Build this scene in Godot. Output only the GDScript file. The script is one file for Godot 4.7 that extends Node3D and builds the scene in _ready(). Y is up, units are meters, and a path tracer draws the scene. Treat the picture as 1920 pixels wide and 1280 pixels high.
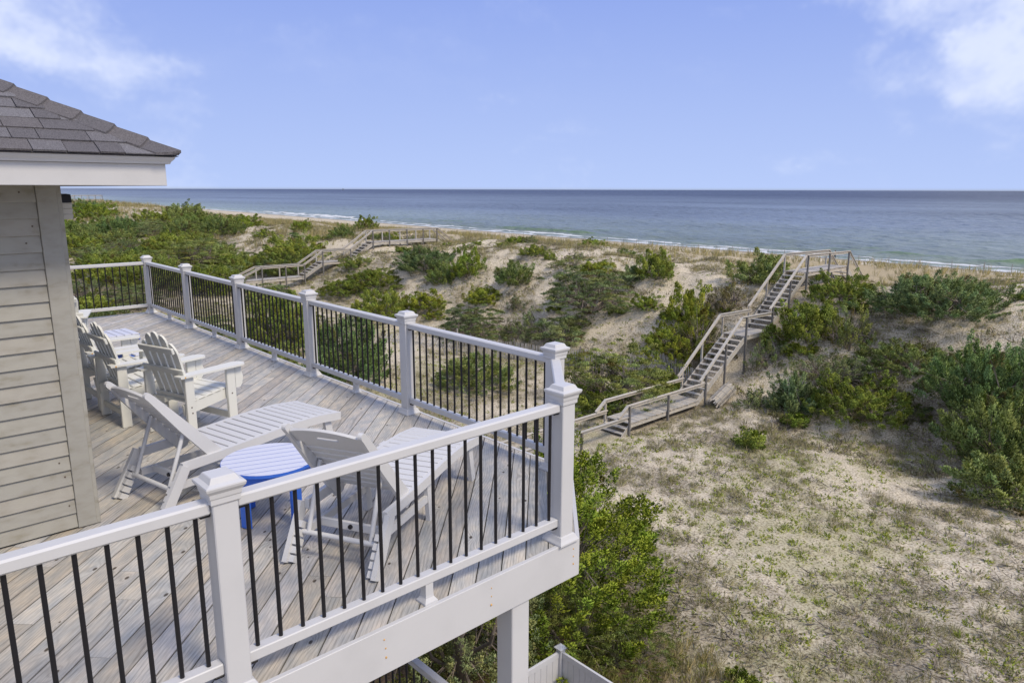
extends Node3D
# A raised wooden sun deck above a dune, two boardwalks, beach and ocean. x runs towards the sea, -z along the shore, y up; the sun deck's floor is y = 0.

var names := {}
var M := {}
var rng := RandomNumberGenerator.new()
var n_big := FastNoiseLite.new()
var n_mid := FastNoiseLite.new()
var n_fine := FastNoiseLite.new()
const SEA := -10.3


# ------------------------------------------------------------------ mesh collecting
class Geo:
	var v := PackedVector3Array()
	var n := PackedVector3Array()
	var u := PackedVector2Array()
	var c := PackedColorArray()
	var off := Vector2.ZERO
	var uvs := Vector2(1.0 / 4.8, 1.0 / 1.12)
	var rnd: RandomNumberGenerator
	var tint := Color.WHITE

	func tri(a: Vector3, b: Vector3, d: Vector3, na: Vector3, nb: Vector3, nd: Vector3, ua := Vector2.ZERO, ub := Vector2.ZERO, ud := Vector2.ZERO):
		v.append(a); v.append(b); v.append(d)
		n.append(na); n.append(nb); n.append(nd)
		u.append(ua); u.append(ub); u.append(ud)
		c.append(tint); c.append(tint); c.append(tint)

	# a flat polygon, turned so that it faces «out»
	func face(pts: Array, out: Vector3, uvp: Array = []):
		var nn := Vector3.ZERO
		for i in range(1, pts.size() - 1):
			nn += (pts[i + 1] - pts[0]).cross(pts[i] - pts[0])
		if nn.length_squared() < 1e-18:
			return
		nn = nn.normalized()
		var flip := nn.dot(out) < 0.0
		if flip:
			nn = -nn
		for i in range(1, pts.size() - 1):
			var i1 := i + 1 if flip else i
			var i2 := i if flip else i + 1
			if uvp.is_empty():
				tri(pts[0], pts[i1], pts[i2], nn, nn, nn)
			else:
				tri(pts[0], pts[i1], pts[i2], nn, nn, nn, uvp[0], uvp[i1], uvp[i2])

	# box with chamfered edges; u runs along its longest side
	func box(size: Vector3, t := Transform3D.IDENTITY, bev := 0.0):
		var h := size * 0.5
		bev = minf(bev, minf(h.x, minf(h.y, h.z)) * 0.6)
		var la := size.max_axis_index()
		var o := off
		for a in 3:
			var b := (a + 1) % 3
			var d := (a + 2) % 3
			for s in [-1.0, 1.0]:
				var pts := []
				var uu := []
				for k in [[-1, -1], [1, -1], [1, 1], [-1, 1]]:
					var p := Vector3.ZERO
					p[a] = s * h[a]
					p[b] = k[0] * (h[b] - bev)
					p[d] = k[1] * (h[d] - bev)
					pts.append(t * p)
					var ax := b
					var ay := d
					if d == la or (b != la and size[d] > size[b]):
						ax = d
						ay = b
					uu.append(Vector2((p[ax] + h[ax]) * uvs.x, (p[ay] + h[ay]) * uvs.y + a * 0.011) + o)
				var nrm := Vector3.ZERO
				nrm[a] = s
				face(pts, t.basis * nrm, uu)
				if bev > 0.0:
					for s2 in [-1.0, 1.0]:
						var e := []
						for k in [[0, -1], [0, 1], [1, 1], [1, -1]]:
							var p := Vector3.ZERO
							p[a] = s * (h[a] if k[0] == 0 else h[a] - bev)
							p[b] = s2 * (h[b] - bev if k[0] == 0 else h[b])
							p[d] = k[1] * (h[d] - bev)
							e.append(t * p)
						var ne := Vector3.ZERO
						ne[a] = s
						ne[b] = s2
						face(e, t.basis * ne, [o, o + Vector2(size[d] * uvs.x, 0), o + Vector2(size[d] * uvs.x, 0.01), o + Vector2(0, 0.01)])
		if bev > 0.0:
			for sx in [-1.0, 1.0]:
				for sy in [-1.0, 1.0]:
					for sz in [-1.0, 1.0]:
						face([t * Vector3(sx * h.x, sy * (h.y - bev), sz * (h.z - bev)), t * Vector3(sx * (h.x - bev), sy * h.y, sz * (h.z - bev)), t * Vector3(sx * (h.x - bev), sy * (h.y - bev), sz * h.z)], t.basis * Vector3(sx, sy, sz), [o, o, o])

	# box from corner to corner
	func bb(lo: Vector3, hi: Vector3, bev := 0.0):
		box(hi - lo, Transform3D(Basis.IDENTITY, (lo + hi) * 0.5), bev)

	# bar of section (wide, high) from a to b
	func bar(a: Vector3, b: Vector3, wide: float, high: float, bev := 0.0, side := Vector3.ZERO):
		var x := (b - a).normalized()
		var z := side
		if z == Vector3.ZERO:
			z = x.cross(Vector3.UP)
			if z.length() < 0.05:
				z = Vector3.BACK
		z = (z - x * z.dot(x)).normalized()
		var y := z.cross(x)
		box(Vector3(a.distance_to(b), high, wide), Transform3D(Basis(x, y, z), (a + b) * 0.5), bev)

	# outline (x, y) pushed from z0 to z1
	func plate(poly: PackedVector2Array, z0: float, z1: float, t := Transform3D.IDENTITY):
		var idx := Geometry2D.triangulate_polygon(poly)
		for side in [[z0, -1.0], [z1, 1.0]]:
			for i in range(0, idx.size(), 3):
				var pts := []
				var uu := []
				for k in 3:
					var p := poly[idx[i + k]]
					pts.append(t * Vector3(p.x, p.y, side[0]))
					uu.append(Vector2(p.x * uvs.x, p.y * uvs.y) + off)
				face(pts, t.basis * Vector3(0, 0, side[1] * signf(z1 - z0)), uu)
		var turn := 1.0 if not Geometry2D.is_polygon_clockwise(poly) else -1.0
		for i in poly.size():
			var p := poly[i]
			var q := poly[(i + 1) % poly.size()]
			var e := (q - p).normalized()
			face([t * Vector3(p.x, p.y, z0), t * Vector3(q.x, q.y, z0), t * Vector3(q.x, q.y, z1), t * Vector3(p.x, p.y, z1)], t.basis * (Vector3(e.y, -e.x, 0) * turn), [off, off + Vector2(p.distance_to(q) * uvs.x, 0), off + Vector2(p.distance_to(q) * uvs.x, 0.02), off + Vector2(0, 0.02)])

	# stack of square sections: [y, half x, half z]
	func stack(rings: Array, at := Vector3.ZERO, turn := 0.0):
		var b := Basis(Vector3.UP, turn)
		for i in rings.size() - 1:
			var p = rings[i]
			var q = rings[i + 1]
			for k in 4:
				var s1 = [[-1, -1], [1, -1], [1, 1], [-1, 1]][k]
				var s2 = [[-1, -1], [1, -1], [1, 1], [-1, 1]][(k + 1) % 4]
				var out := Vector3(s1[0] + s2[0], 0, s1[1] + s2[1]) * 0.5
				if p[1] == 0 and q[1] == 0:
					continue
				var dy: float = q[0] - p[0]
				var nn: Vector3 = Vector3(out.x, 0, out.z) * absf(dy) + Vector3.UP * (p[1] - q[1]) * (1.0 if dy >= 0 else -1.0)
				face([at + b * Vector3(s1[0] * p[1], p[0], s1[1] * p[2]), at + b * Vector3(s2[0] * p[1], p[0], s2[1] * p[2]), at + b * Vector3(s2[0] * q[1], q[0], s2[1] * q[2]), at + b * Vector3(s1[0] * q[1], q[0], s1[1] * q[2])], b * nn)
		for e in [[rings[0], -1.0], [rings[-1], 1.0]]:
			if e[0][1] > 0:
				face([at + b * Vector3(-e[0][1], e[0][0], -e[0][2]), at + b * Vector3(e[0][1], e[0][0], -e[0][2]), at + b * Vector3(e[0][1], e[0][0], e[0][2]), at + b * Vector3(-e[0][1], e[0][0], e[0][2])], Vector3(0, e[1], 0))

	# smooth tube through points
	func tube(pts: Array, radii: Array, sides := 8, caps := true):
		var rows := []
		var side := Vector3.ZERO
		for i in pts.size():
			var d: Vector3 = (pts[mini(i + 1, pts.size() - 1)] - pts[maxi(i - 1, 0)]).normalized()
			if side == Vector3.ZERO:
				side = d.cross(Vector3.UP if absf(d.y) < 0.9 else Vector3.RIGHT).normalized()
			else:
				side = (side - d * side.dot(d)).normalized()
			var other := side.cross(d)
			var row := []
			for k in sides:
				var a := TAU * k / sides
				row.append(side * cos(a) + other * sin(a))
			rows.append(row)
		for i in pts.size() - 1:
			for k in sides:
				var k2 := (k + 1) % sides
				var a: Vector3 = pts[i] + rows[i][k] * radii[i]
				var b: Vector3 = pts[i] + rows[i][k2] * radii[i]
				var d: Vector3 = pts[i + 1] + rows[i + 1][k2] * radii[i + 1]
				var e: Vector3 = pts[i + 1] + rows[i + 1][k] * radii[i + 1]
				var ua := Vector2(i * 0.07, float(k) / sides * 0.1) + off
				var ub := ua + Vector2(0.07, 0)
				if (d - a).cross(b - a).dot(rows[i][k]) > 0:
					tri(a, b, d, rows[i][k], rows[i][k2], rows[i + 1][k2], ua, ua, ub)
					tri(a, d, e, rows[i][k], rows[i + 1][k2], rows[i + 1][k], ua, ub, ub)
				else:
					tri(a, d, b, rows[i][k], rows[i + 1][k2], rows[i][k2], ua, ub, ua)
					tri(a, e, d, rows[i][k], rows[i + 1][k], rows[i + 1][k2], ua, ub, ub)
		if caps:
			for e in [[0, 1], [pts.size() - 1, pts.size() - 2]]:
				var ring := []
				for k in sides:
					ring.append(pts[e[0]] + rows[e[0]][k] * radii[e[0]])
				face(ring, pts[e[0]] - pts[e[1]])

	func mesh() -> ArrayMesh:
		var a := []
		a.resize(Mesh.ARRAY_MAX)
		a[Mesh.ARRAY_VERTEX] = v
		a[Mesh.ARRAY_NORMAL] = n
		a[Mesh.ARRAY_TEX_UV] = u
		a[Mesh.ARRAY_COLOR] = c
		var m := ArrayMesh.new()
		m.add_surface_from_arrays(Mesh.PRIMITIVE_TRIANGLES, a)
		return m


func geo() -> Geo:
	var g := Geo.new()
	g.rnd = rng
	g.off = Vector2(rng.randf() * 0.4, rng.randi_range(0, 7) / 8.0)
	return g


# ------------------------------------------------------------------ nodes
func numbered(called: String) -> String:
	var k: int = names.get(called, 0)
	names[called] = k + 1
	return called if k == 0 else "%s_%03d" % [called, k]


func tag(o: Node, label: String, category: String, group := "", kind := ""):
	o.set_meta("label", label)
	if category:
		o.set_meta("category", category)
	if group:
		o.set_meta("group", group)
	if kind:
		o.set_meta("kind", kind)


func thing(called: String, label: String, category: String, at := Vector3.ZERO, turn := 0.0, group := "") -> Node3D:
	var o := Node3D.new()
	o.name = numbered(called)
	add_child(o)
	o.position = at
	o.rotation.y = turn
	tag(o, label, category, group)
	return o


func part(parent: Node, called: String, g, mat: Material, t := Transform3D.IDENTITY) -> MeshInstance3D:
	var o := MeshInstance3D.new()
	o.name = called
	o.mesh = g.mesh() if g is Geo else g
	o.material_override = mat
	parent.add_child(o, true)
	o.transform = t
	return o


func structure(called: String, g, mat: Material, label: String) -> MeshInstance3D:
	var o := part(self, numbered(called), g, mat)
	o.set_meta("kind", "structure")
	o.set_meta("label", label)
	return o


func copy_of(o: Node3D, label: String, at: Vector3, turn: float) -> Node3D:
	var r: Node3D = o.duplicate()
	r.name = numbered(String(o.name).rstrip("0123456789_"))
	add_child(r)
	r.position = at
	r.rotation.y = turn
	r.set_meta("label", label)
	return r


func mat(albedo: Color, rough := 0.6, tex: Texture2D = null) -> StandardMaterial3D:
	var m := StandardMaterial3D.new()
	m.albedo_color = albedo.linear_to_srgb()
	m.roughness = rough
	m.metallic_specular = 0.4
	if tex:
		m.albedo_texture = tex
	return m


func ss(a: float, b: float, x: float) -> float:
	return smoothstep(a, b, x)


# ------------------------------------------------------------------ textures and materials
func noise(kind: int, freq: float, octaves: int, sd: int) -> FastNoiseLite:
	var f := FastNoiseLite.new()
	f.noise_type = kind
	f.frequency = freq
	f.fractal_octaves = octaves
	f.seed = sd
	return f


func noise_tex(f: FastNoiseLite, size: int, ramp: Array) -> NoiseTexture2D:
	var t := NoiseTexture2D.new()
	t.width = size
	t.height = size
	t.seamless = true
	t.seamless_blend_skirt = 0.15
	t.generate_mipmaps = false
	t.noise = f
	if ramp.size():
		var g := Gradient.new()
		g.offsets = PackedFloat32Array(ramp.map(func(r): return r[0]))
		g.colors = PackedColorArray(ramp.map(func(r): return Color(r[1], r[2], r[3])))
		t.color_ramp = g
	return t


# eight weathered boards, each 4.8 m long and 14 cm wide, one above the other
func wood_texture(w: int, per: int, contrast: float, sd: int) -> ImageTexture:
	var r := RandomNumberGenerator.new()
	r.seed = sd
	var im := Image.create(w, per * 8, false, Image.FORMAT_RGB8)
	var warp := noise(FastNoiseLite.TYPE_SIMPLEX_SMOOTH, 1.0, 2, sd)
	var streak := noise(FastNoiseLite.TYPE_SIMPLEX, 1.0, 3, sd + 1)
	for row in 8:
		var pith := r.randf_range(-0.7, 1.7)
		var freq := r.randf_range(4.0, 9.0)
		var tone := r.randf_range(0.86, 1.0)
		var warm := r.randf_range(-0.012, 0.018)
		var knots := []
		for k in r.randi_range(2, 5):
			knots.append([r.randf() * 34.0, r.randf_range(0.1, 0.9), r.randf_range(0.04, 0.10)])
		for i in w:
			var x := float(i) / w * 34.0
			var wx := warp.get_noise_2d(x * 0.075, row * 31.0) * 0.42 + warp.get_noise_2d(x * 0.4, row * 13.0) * 0.035
			var near := []
			for k in knots:
				if absf(x - k[0]) < 2.2:
					near.append(k)
			for j in per:
				var y := (j + 0.5) / per
				var ring := absf(y - pith + wx) * freq + warp.get_noise_2d(x * 0.07, row * 17.0 + y * 0.6) * 1.2
				var dark := 0.0
				for k in near:
					var dx: float = (x - k[0]) * 0.55
					var dy: float = y - k[1]
					var d := sqrt(dx * dx + dy * dy)
					ring += 1.9 * exp(-d * d / (k[2] * k[2] * 9.0))
					dark = maxf(dark, 1.0 - ss(k[2] * 0.55, k[2] * 0.95, d))
				var g := 0.5 + 0.5 * sin(ring * TAU)
				g = g * g * g * (0.45 + 0.55 * ss(-0.4, 0.5, warp.get_noise_2d(x * 0.13 + 40.0, row * 5.0 + y)))
				var s := streak.get_noise_2d(x * 0.9, (row * 9.0 + y) * 26.0)
				var blot := warp.get_noise_2d(x * 0.5 + 90.0, y * 1.3 + row * 7.0)
				var val := tone * (1.0 - contrast * (0.27 * g + 0.20 * (0.5 - s) + 0.15 * (0.5 - blot))) * (1.0 - 0.55 * dark)
				val *= 0.82 if (j == 0 or j == per - 1) else 1.0
				var wm := warm + 0.03 * blot + 0.06 * dark
				im.set_pixel(i, row * per + j, Color(clampf(val * (1.0 + wm), 0, 1), clampf(val, 0, 1), clampf(val * (1.0 - wm * 1.3), 0, 1)))
	return ImageTexture.create_from_image(im)


func make_materials():
	var deck_wood := wood_texture(2048, 60, 0.52, 11)
	var grain_tint := [Color(0.67, 0.63, 0.56), Color(0.65, 0.62, 0.565), Color(0.69, 0.65, 0.58), Color(0.66, 0.61, 0.525), Color(0.635, 0.60, 0.55), Color(0.67, 0.635, 0.59)]
	for i in grain_tint.size():
		var m := mat(grain_tint[i], 0.62, deck_wood)
		m.heightmap_enabled = true
		m.heightmap_texture = deck_wood
		m.heightmap_scale = 0.18
		M["deck_%d" % i] = m
	for i in 4:
		M["grey_wood_%d" % i] = mat([Color(0.66, 0.615, 0.55), Color(0.60, 0.57, 0.525), Color(0.72, 0.655, 0.56), Color(0.44, 0.42, 0.40)][i], 0.85, deck_wood)
	M.post_wood = mat(Color(0.27, 0.255, 0.24), 0.85, deck_wood)
	M.tan_wood = mat(Color(0.42, 0.34, 0.23), 0.8, deck_wood)
	M.slat = mat(Color(0.52, 0.49, 0.45), 0.9, deck_wood)
	var soft := noise_tex(noise(FastNoiseLite.TYPE_SIMPLEX_SMOOTH, 0.006, 5, 5), 512, [[0.0, 0.965, 0.965, 0.965], [0.5, 0.99, 0.99, 0.99], [1.0, 1.0, 1.0, 1.0]])
	M.vinyl = mat(Color(0.565, 0.565, 0.575), 0.42, soft)
	M.vinyl.uv1_triplanar = true
	M.vinyl.uv1_scale = Vector3(0.7, 0.7, 0.7)
	M.trim = mat(Color(0.57, 0.57, 0.58), 0.5, soft)
	M.trim.uv1_triplanar = true
	M.plastic = mat(Color(0.60, 0.60, 0.605), 0.45)
	M.plastic_old = mat(Color(0.71, 0.71, 0.665), 0.5)
	var stain := noise_tex(noise(FastNoiseLite.TYPE_SIMPLEX_SMOOTH, 0.012, 6, 9), 512, [[0.0, 0.86, 0.84, 0.79], [0.3, 0.96, 0.955, 0.945], [0.6, 1.0, 1.0, 1.0], [1.0, 1.0, 1.0, 0.99]])
	for i in 3:
		var m := mat([Color(0.35, 0.338, 0.30), Color(0.335, 0.325, 0.292), Color(0.365, 0.348, 0.308)][i], 0.7, deck_wood)
		m.detail_enabled = false
		m.albedo_texture = stain
		m.uv1_triplanar = true
		m.uv1_scale = Vector3(0.7, 1.6, 0.7)
		m.uv1_offset = Vector3(i * 0.31, i * 0.17, 0)
		m.heightmap_enabled = true
		m.heightmap_texture = deck_wood
		m.heightmap_scale = 0.1
		M["siding_%d" % i] = m
	var grit := noise_tex(noise(FastNoiseLite.TYPE_VALUE, 0.45, 2, 21), 512, [[0.0, 0.30, 0.30, 0.31], [0.4, 0.66, 0.65, 0.66], [0.6, 0.88, 0.87, 0.88], [1.0, 1.0, 1.0, 1.0]])
	for i in 4:
		var m := mat([Color(0.20, 0.195, 0.205), Color(0.25, 0.247, 0.26), Color(0.22, 0.21, 0.213), Color(0.29, 0.29, 0.305)][i], 0.95, grit)
		m.uv1_triplanar = true
		m.uv1_scale = Vector3(2.4, 2.4, 2.4)
		M["shingle_%d" % i] = m
	M.black = mat(Color(0.012, 0.012, 0.016), 0.35)
	M.bolt = mat(Color(0.10, 0.07, 0.05), 0.6)
	M.rust = mat(Color(0.62, 0.36, 0.12), 0.8)
	M.blue = mat(Color(0.045, 0.15, 0.62), 0.4)
	M.pale_blue = mat(Color(0.62, 0.64, 0.745), 0.4)  # paler blue of the table tops
	M.lamp_body = mat(Color(0.62, 0.60, 0.55), 0.35)
	M.bark = mat(Color(0.15, 0.125, 0.105), 0.9)
	M.twig = mat(Color(0.24, 0.20, 0.17), 0.9)
	M.hull = mat(Color(0.16, 0.18, 0.22), 0.7)

	# ground: fine grains times the vertex colours
	var grains := noise_tex(noise(FastNoiseLite.TYPE_SIMPLEX, 0.045, 6, 31), 1024, [[0.0, 0.58, 0.55, 0.51], [0.36, 0.86, 0.85, 0.83], [0.6, 0.97, 0.97, 0.96], [1.0, 1.0, 1.0, 1.0]])
	var lumps := noise_tex(noise(FastNoiseLite.TYPE_SIMPLEX_SMOOTH, 0.012, 5, 33), 1024, [])
	M.sand = mat(Color.WHITE, 0.95, grains)
	M.sand.vertex_color_use_as_albedo = true
	M.sand.metallic_specular = 0.15
	M.sand.heightmap_enabled = true
	M.sand.heightmap_texture = lumps
	M.sand.heightmap_scale = 3.5
	M.sand.uv1_scale = Vector3(0.19, 0.19, 0.19)

	var chop := noise(FastNoiseLite.TYPE_SIMPLEX_SMOOTH, 0.011, 5, 41)
	M.water = mat(Color.WHITE, 0.32)
	M.water.vertex_color_use_as_albedo = true
	M.water.metallic_specular = 0.17
	M.water.heightmap_enabled = true
	M.water.heightmap_texture = noise_tex(chop, 1024, [])
	M.water.heightmap_scale = 130.0
	M.foam = mat(Color(0.56, 0.585, 0.60), 0.8)

	for k in ["leaf", "grass"]:
		M[k] = mat(Color.WHITE, 0.75)
		M[k].vertex_color_use_as_albedo = true
		M[k].metallic_specular = 0.25
		M[k].backlight_enabled = true
		M[k].backlight = Color(0.50, 0.56, 0.32)
		M[k].cull_mode = BaseMaterial3D.CULL_DISABLED
	for i in 5:
		var m: StandardMaterial3D = M.leaf.duplicate()
		m.albedo_color = [Color(1, 1, 1), Color(0.88, 0.90, 0.88), Color(1.0, 0.99, 0.86), Color(0.92, 0.96, 0.88), Color(0.95, 0.96, 0.95)][i]
		M["leaf_%d" % i] = m


func sky_picture() -> ImageTexture:
	var w := 2048
	var h := 1024
	var im := Image.create(w, h, false, Image.FORMAT_RGBF)
	var f := noise(FastNoiseLite.TYPE_SIMPLEX_SMOOTH, 1.6, 6, 77)
	f.domain_warp_enabled = true
	f.domain_warp_amplitude = 0.35
	f.domain_warp_frequency = 1.1
	var low := Color(0.42, 0.53, 0.83)
	var mid := Color(0.245, 0.345, 0.735)
	var top := Color(0.16, 0.25, 0.62)
	var white := Color(0.70, 0.76, 0.93)
	for j in h:
		var el := (0.5 - (j + 0.5) / h) * PI
		var deg := rad_to_deg(el)
		var base := low.lerp(mid, clampf(deg / 14.5, 0, 1)) if deg < 14.5 else mid.lerp(top, clampf((deg - 14.5) / 60.0, 0, 1))
		if deg < -0.6:
			base = Color(0.30, 0.33, 0.36)
		for i in w:
			var col := base
			if deg > -0.6:
				var az := (i + 0.5) / w * TAU
				var d := Vector3(sin(az) * cos(el), sin(el), -cos(az) * cos(el))
				# a clear wedge over the sea, thin broken cloud to both sides of it and overhead
				var off := absf(angle_difference(az, deg_to_rad(40.0)))
				var cover := ss(0.31, 0.66, off) * ss(-2.0, 8.0, deg)
				cover = maxf(cover, 0.75 * ss(34.0, 70.0, deg))
				var k := f.get_noise_3d(d.x * 1.9 + 3.0, d.y * 3.6, d.z * 1.9) + 0.45 * f.get_noise_3d(d.x * 5.0, d.y * 11.0, d.z * 5.0)
				var amount := ss(0.26, 1.45, cover * 1.08 + k * 1.0) * 0.85
				amount = maxf(amount, 0.10 * ss(0.0, 0.5, k) * ss(4.0, 14.0, deg))
				col = base.lerp(white, amount)
			im.set_pixel(i, j, col)
	return ImageTexture.create_from_image(im)


func _ready():
	rng.seed = 4217
	n_big = noise(FastNoiseLite.TYPE_SIMPLEX_SMOOTH, 0.055, 3, 3)
	n_mid = noise(FastNoiseLite.TYPE_SIMPLEX_SMOOTH, 0.22, 4, 4)
	n_fine = noise(FastNoiseLite.TYPE_SIMPLEX, 0.9, 3, 6)
	# camera
	var cam := Camera3D.new()
	cam.name = "camera"
	cam.fov = 50.36
	cam.near = 0.05
	cam.far = 40000.0
	var yaw := 0.74444
	var pitch := 0.20649
	var roll := 0.0025
	var fw := Vector3(sin(yaw), 0, -cos(yaw))
	var right := Vector3(cos(yaw), 0, sin(yaw))
	var look := fw * cos(pitch) - Vector3.UP * sin(pitch)
	var up := Vector3.UP * cos(pitch) + fw * sin(pitch)
	cam.transform = Transform3D(Basis(right * cos(roll) + up * sin(roll), up * cos(roll) - right * sin(roll), -look), Vector3(0, 2.302, 0))
	add_child(cam)
	# sky, exposure
	var world := WorldEnvironment.new()
	world.name = "world_environment"
	var e := Environment.new()
	var sky := Sky.new()
	var pano := PanoramaSkyMaterial.new()
	pano.panorama = sky_picture()
	sky.sky_material = pano
	e.background_mode = Environment.BG_SKY
	e.sky = sky
	e.background_energy_multiplier = 1.0
	e.tonemap_mode = Environment.TONE_MAPPER_LINEAR
	e.tonemap_exposure = 1.16
	e.sdfgi_enabled = true
	e.ssao_enabled = true
	e.ssil_enabled = true
	world.environment = e
	add_child(world)
	# a low hazy sun behind the camera's right shoulder
	var sun := DirectionalLight3D.new()
	sun.name = "sun"
	sun.light_energy = 0.80
	sun.light_color = Color(1.0, 0.945, 0.85)
	sun.light_angular_distance = 14.0
	sun.shadow_enabled = true
	add_child(sun)
	sun.look_at_from_position(Vector3.ZERO, -Vector3(0.10, 0.80, 0.66))
	make_materials()
	build_ground()
	build_sea()
	build_house()
	build_deck()
	build_railings()
	build_below()
	build_boardwalks()
	build_fences()
	build_furniture()
	build_shrubs()
	build_ground_cover()
	build_far_things()


# ------------------------------------------------------------------ ground, beach and sea
func shore(z: float) -> float:
	return 136.0 + 0.085 * maxf(-z - 30.0, -60.0)


func smooth_height(x: float, z: float) -> float:
	var u := -z
	var base := -7.95 + 4.55 * clampf((u - 22.0) / 68.0, 0, 1)
	var w := clampf((u - 20.0) / 36.0, 0, 1)
	var crest := -2.6 - 0.3 * exp(-pow((u - 18.0) / 9.0, 2)) + 1.5 * ss(105, 170, u)
	var y := lerpf(base, crest, ss(30.0 - 4.0 * w, 40.5 - 4.5 * w, x))
	y = lerpf(y, -6.3, ss(47, 62, x))
	y += 0.35 * exp(-pow((x - 82.0) / 7.0, 2))
	y = lerpf(y, -8.6, ss(86, 102, x))
	if x > 102.0:
		y = -8.6 - 1.7 * (x - 102.0) / (shore(z) - 102.0)
	return maxf(y, -14.0)


func height(x: float, z: float) -> float:
	var y := smooth_height(x, z)
	var dune := ss(25, 33, x) * (1.0 - ss(56, 70, x)) + 0.6 * ss(45, 70, -z) * (1.0 - ss(50, 60, x))
	dune = minf(dune, 1.0)
	# keep the sand low under the two boardwalks
	var lane := exp(-pow((z + 19.2) / 1.5, 2)) * ss(14, 18, x) * (1.0 - ss(46, 50, x)) + exp(-pow((z + 56.2) / 1.5, 2)) * ss(20, 24, x) * (1.0 - ss(42, 46, x))
	y += dune * (n_big.get_noise_2d(x, z) * 0.75 + n_mid.get_noise_2d(x, z) * 0.30) * (1.0 - 0.75 * minf(lane, 1.0))
	y += (0.10 * n_mid.get_noise_2d(x * 0.9, z * 0.9) + 0.02 * n_fine.get_noise_2d(x * 1.6, z * 1.6)) * (1.0 - ss(98, 110, x))
	y -= 0.12 * minf(lane, 1.0)
	return y


func litter(x: float, z: float) -> float:
	# share of the sand hidden under dry litter: patchy, heavier in the trough and near shrubs
	var k := n_mid.get_noise_2d(x * 0.75 + 50.0, z * 0.75) * 0.7 + n_fine.get_noise_2d(x * 1.1, z * 1.1) * 0.45 + n_big.get_noise_2d(x * 1.7 + 9.0, z * 1.7) * 0.4
	var far_left := ss(30, 60, -z) * (1.0 - ss(24, 34, x))
	return clampf(0.40 + 0.25 * far_left + k * 1.35 - 0.24 * ss(29, 34, x) * (1.0 - ss(47, 60, x)), 0, 1)


func ground_colour(x: float, z: float) -> Color:
	var sand := Color(0.67, 0.59, 0.45)
	var grey := Color(0.32, 0.285, 0.225)
	var col := sand.lerp(Color(0.64, 0.575, 0.475), 0.5 + 0.5 * n_big.get_noise_2d(x * 2.0, z * 2.0))
	col = col.lerp(grey, litter(x, z) * (1.0 - ss(50, 66, x)))
	# a thin olive nap of living grass over the flat
	var nap := ss(-0.15, 0.45, n_mid.get_noise_2d(x * 0.5 + 200, z * 0.5) + 0.5 * n_fine.get_noise_2d(x * 0.9 + 20, z * 0.9)) * (1.0 - ss(26, 32, x)) * ss(-60, -40, z)
	col = col.lerp(Color(0.36, 0.345, 0.19), 0.55 * nap)
	# straw among the dune grass
	col = col.lerp(Color(0.44, 0.36, 0.22), 0.75 * ss(44, 50, x) * (1.0 - ss(90, 97, x)))
	# dead needles round the house
	var d := Vector2(x - 8.0, (z + 11.0) * 0.8).length()
	col = col.lerp(Color(0.17, 0.11, 0.07), 0.9 * (1.0 - ss(3.5, 6.5, d + n_mid.get_noise_2d(x, z))))
	# wet sand at the water's edge
	col = col.lerp(Color(0.22, 0.18, 0.14), ss(-9.0, -2.0, x - shore(z)) * 0.8)
	return col


func axis(stops: Array) -> PackedFloat32Array:
	# [from, to, step], joined
	var out := PackedFloat32Array()
	for s in stops:
		var k := int(round(absf(s[1] - s[0]) / s[2]))
		for i in k:
			out.append(lerpf(s[0], s[1], float(i) / k))
	out.append(stops[-1][1])
	return out


func sheet(xs: PackedFloat32Array, zs: PackedFloat32Array, fn: Callable, cn: Callable) -> ArrayMesh:
	var nx := xs.size()
	var nz := zs.size()
	var v := PackedVector3Array()
	var c := PackedColorArray()
	var u := PackedVector2Array()
	var idx := PackedInt32Array()
	v.resize(nx * nz)
	c.resize(nx * nz)
	u.resize(nx * nz)
	for j in nz:
		for i in nx:
			var y: float = fn.call(xs[i], zs[j])
			v[j * nx + i] = Vector3(xs[i], y, zs[j])
			c[j * nx + i] = cn.call(xs[i], zs[j])
			u[j * nx + i] = Vector2(xs[i], zs[j])
	var n := PackedVector3Array()
	n.resize(nx * nz)
	for j in nz:
		for i in nx:
			var a := v[j * nx + mini(i + 1, nx - 1)] - v[j * nx + maxi(i - 1, 0)]
			var b := v[mini(j + 1, nz - 1) * nx + i] - v[maxi(j - 1, 0) * nx + i]
			var q := b.cross(a).normalized()
			n[j * nx + i] = q if q.y > 0 else -q
	var up := zs[1] > zs[0]
	for j in nz - 1:
		for i in nx - 1:
			var p := j * nx + i
			if up:
				idx.append_array([p, p + 1, p + nx + 1, p, p + nx + 1, p + nx])
			else:
				idx.append_array([p, p + nx + 1, p + 1, p, p + nx, p + nx + 1])
	var a := []
	a.resize(Mesh.ARRAY_MAX)
	a[Mesh.ARRAY_VERTEX] = v
	a[Mesh.ARRAY_NORMAL] = n
	a[Mesh.ARRAY_COLOR] = c
	a[Mesh.ARRAY_TEX_UV] = u
	a[Mesh.ARRAY_INDEX] = idx
	var m := ArrayMesh.new()
	m.add_surface_from_arrays(Mesh.PRIMITIVE_TRIANGLES, a)
	return m


func build_ground():
	var xs := axis([[-300, -60, 40], [-60, 0, 5], [0, 8, 0.8], [8, 48, 0.24], [48, 100, 1.0], [100, 190, 3.0]])
	var zs := axis([[160, 20, 10], [20, 2, 1.2], [2, -48, 0.25], [-48, -80, 0.5], [-80, -220, 1.4], [-220, -700, 8], [-700, -2600, 60]])
	var o := structure("ground", sheet(xs, zs, height, ground_colour), M.sand, "pale sand of the dunes, the trough behind them and the beach")
	o.set_meta("label", "pale sand ground of dunes, trough and beach with dry litter")


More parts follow.
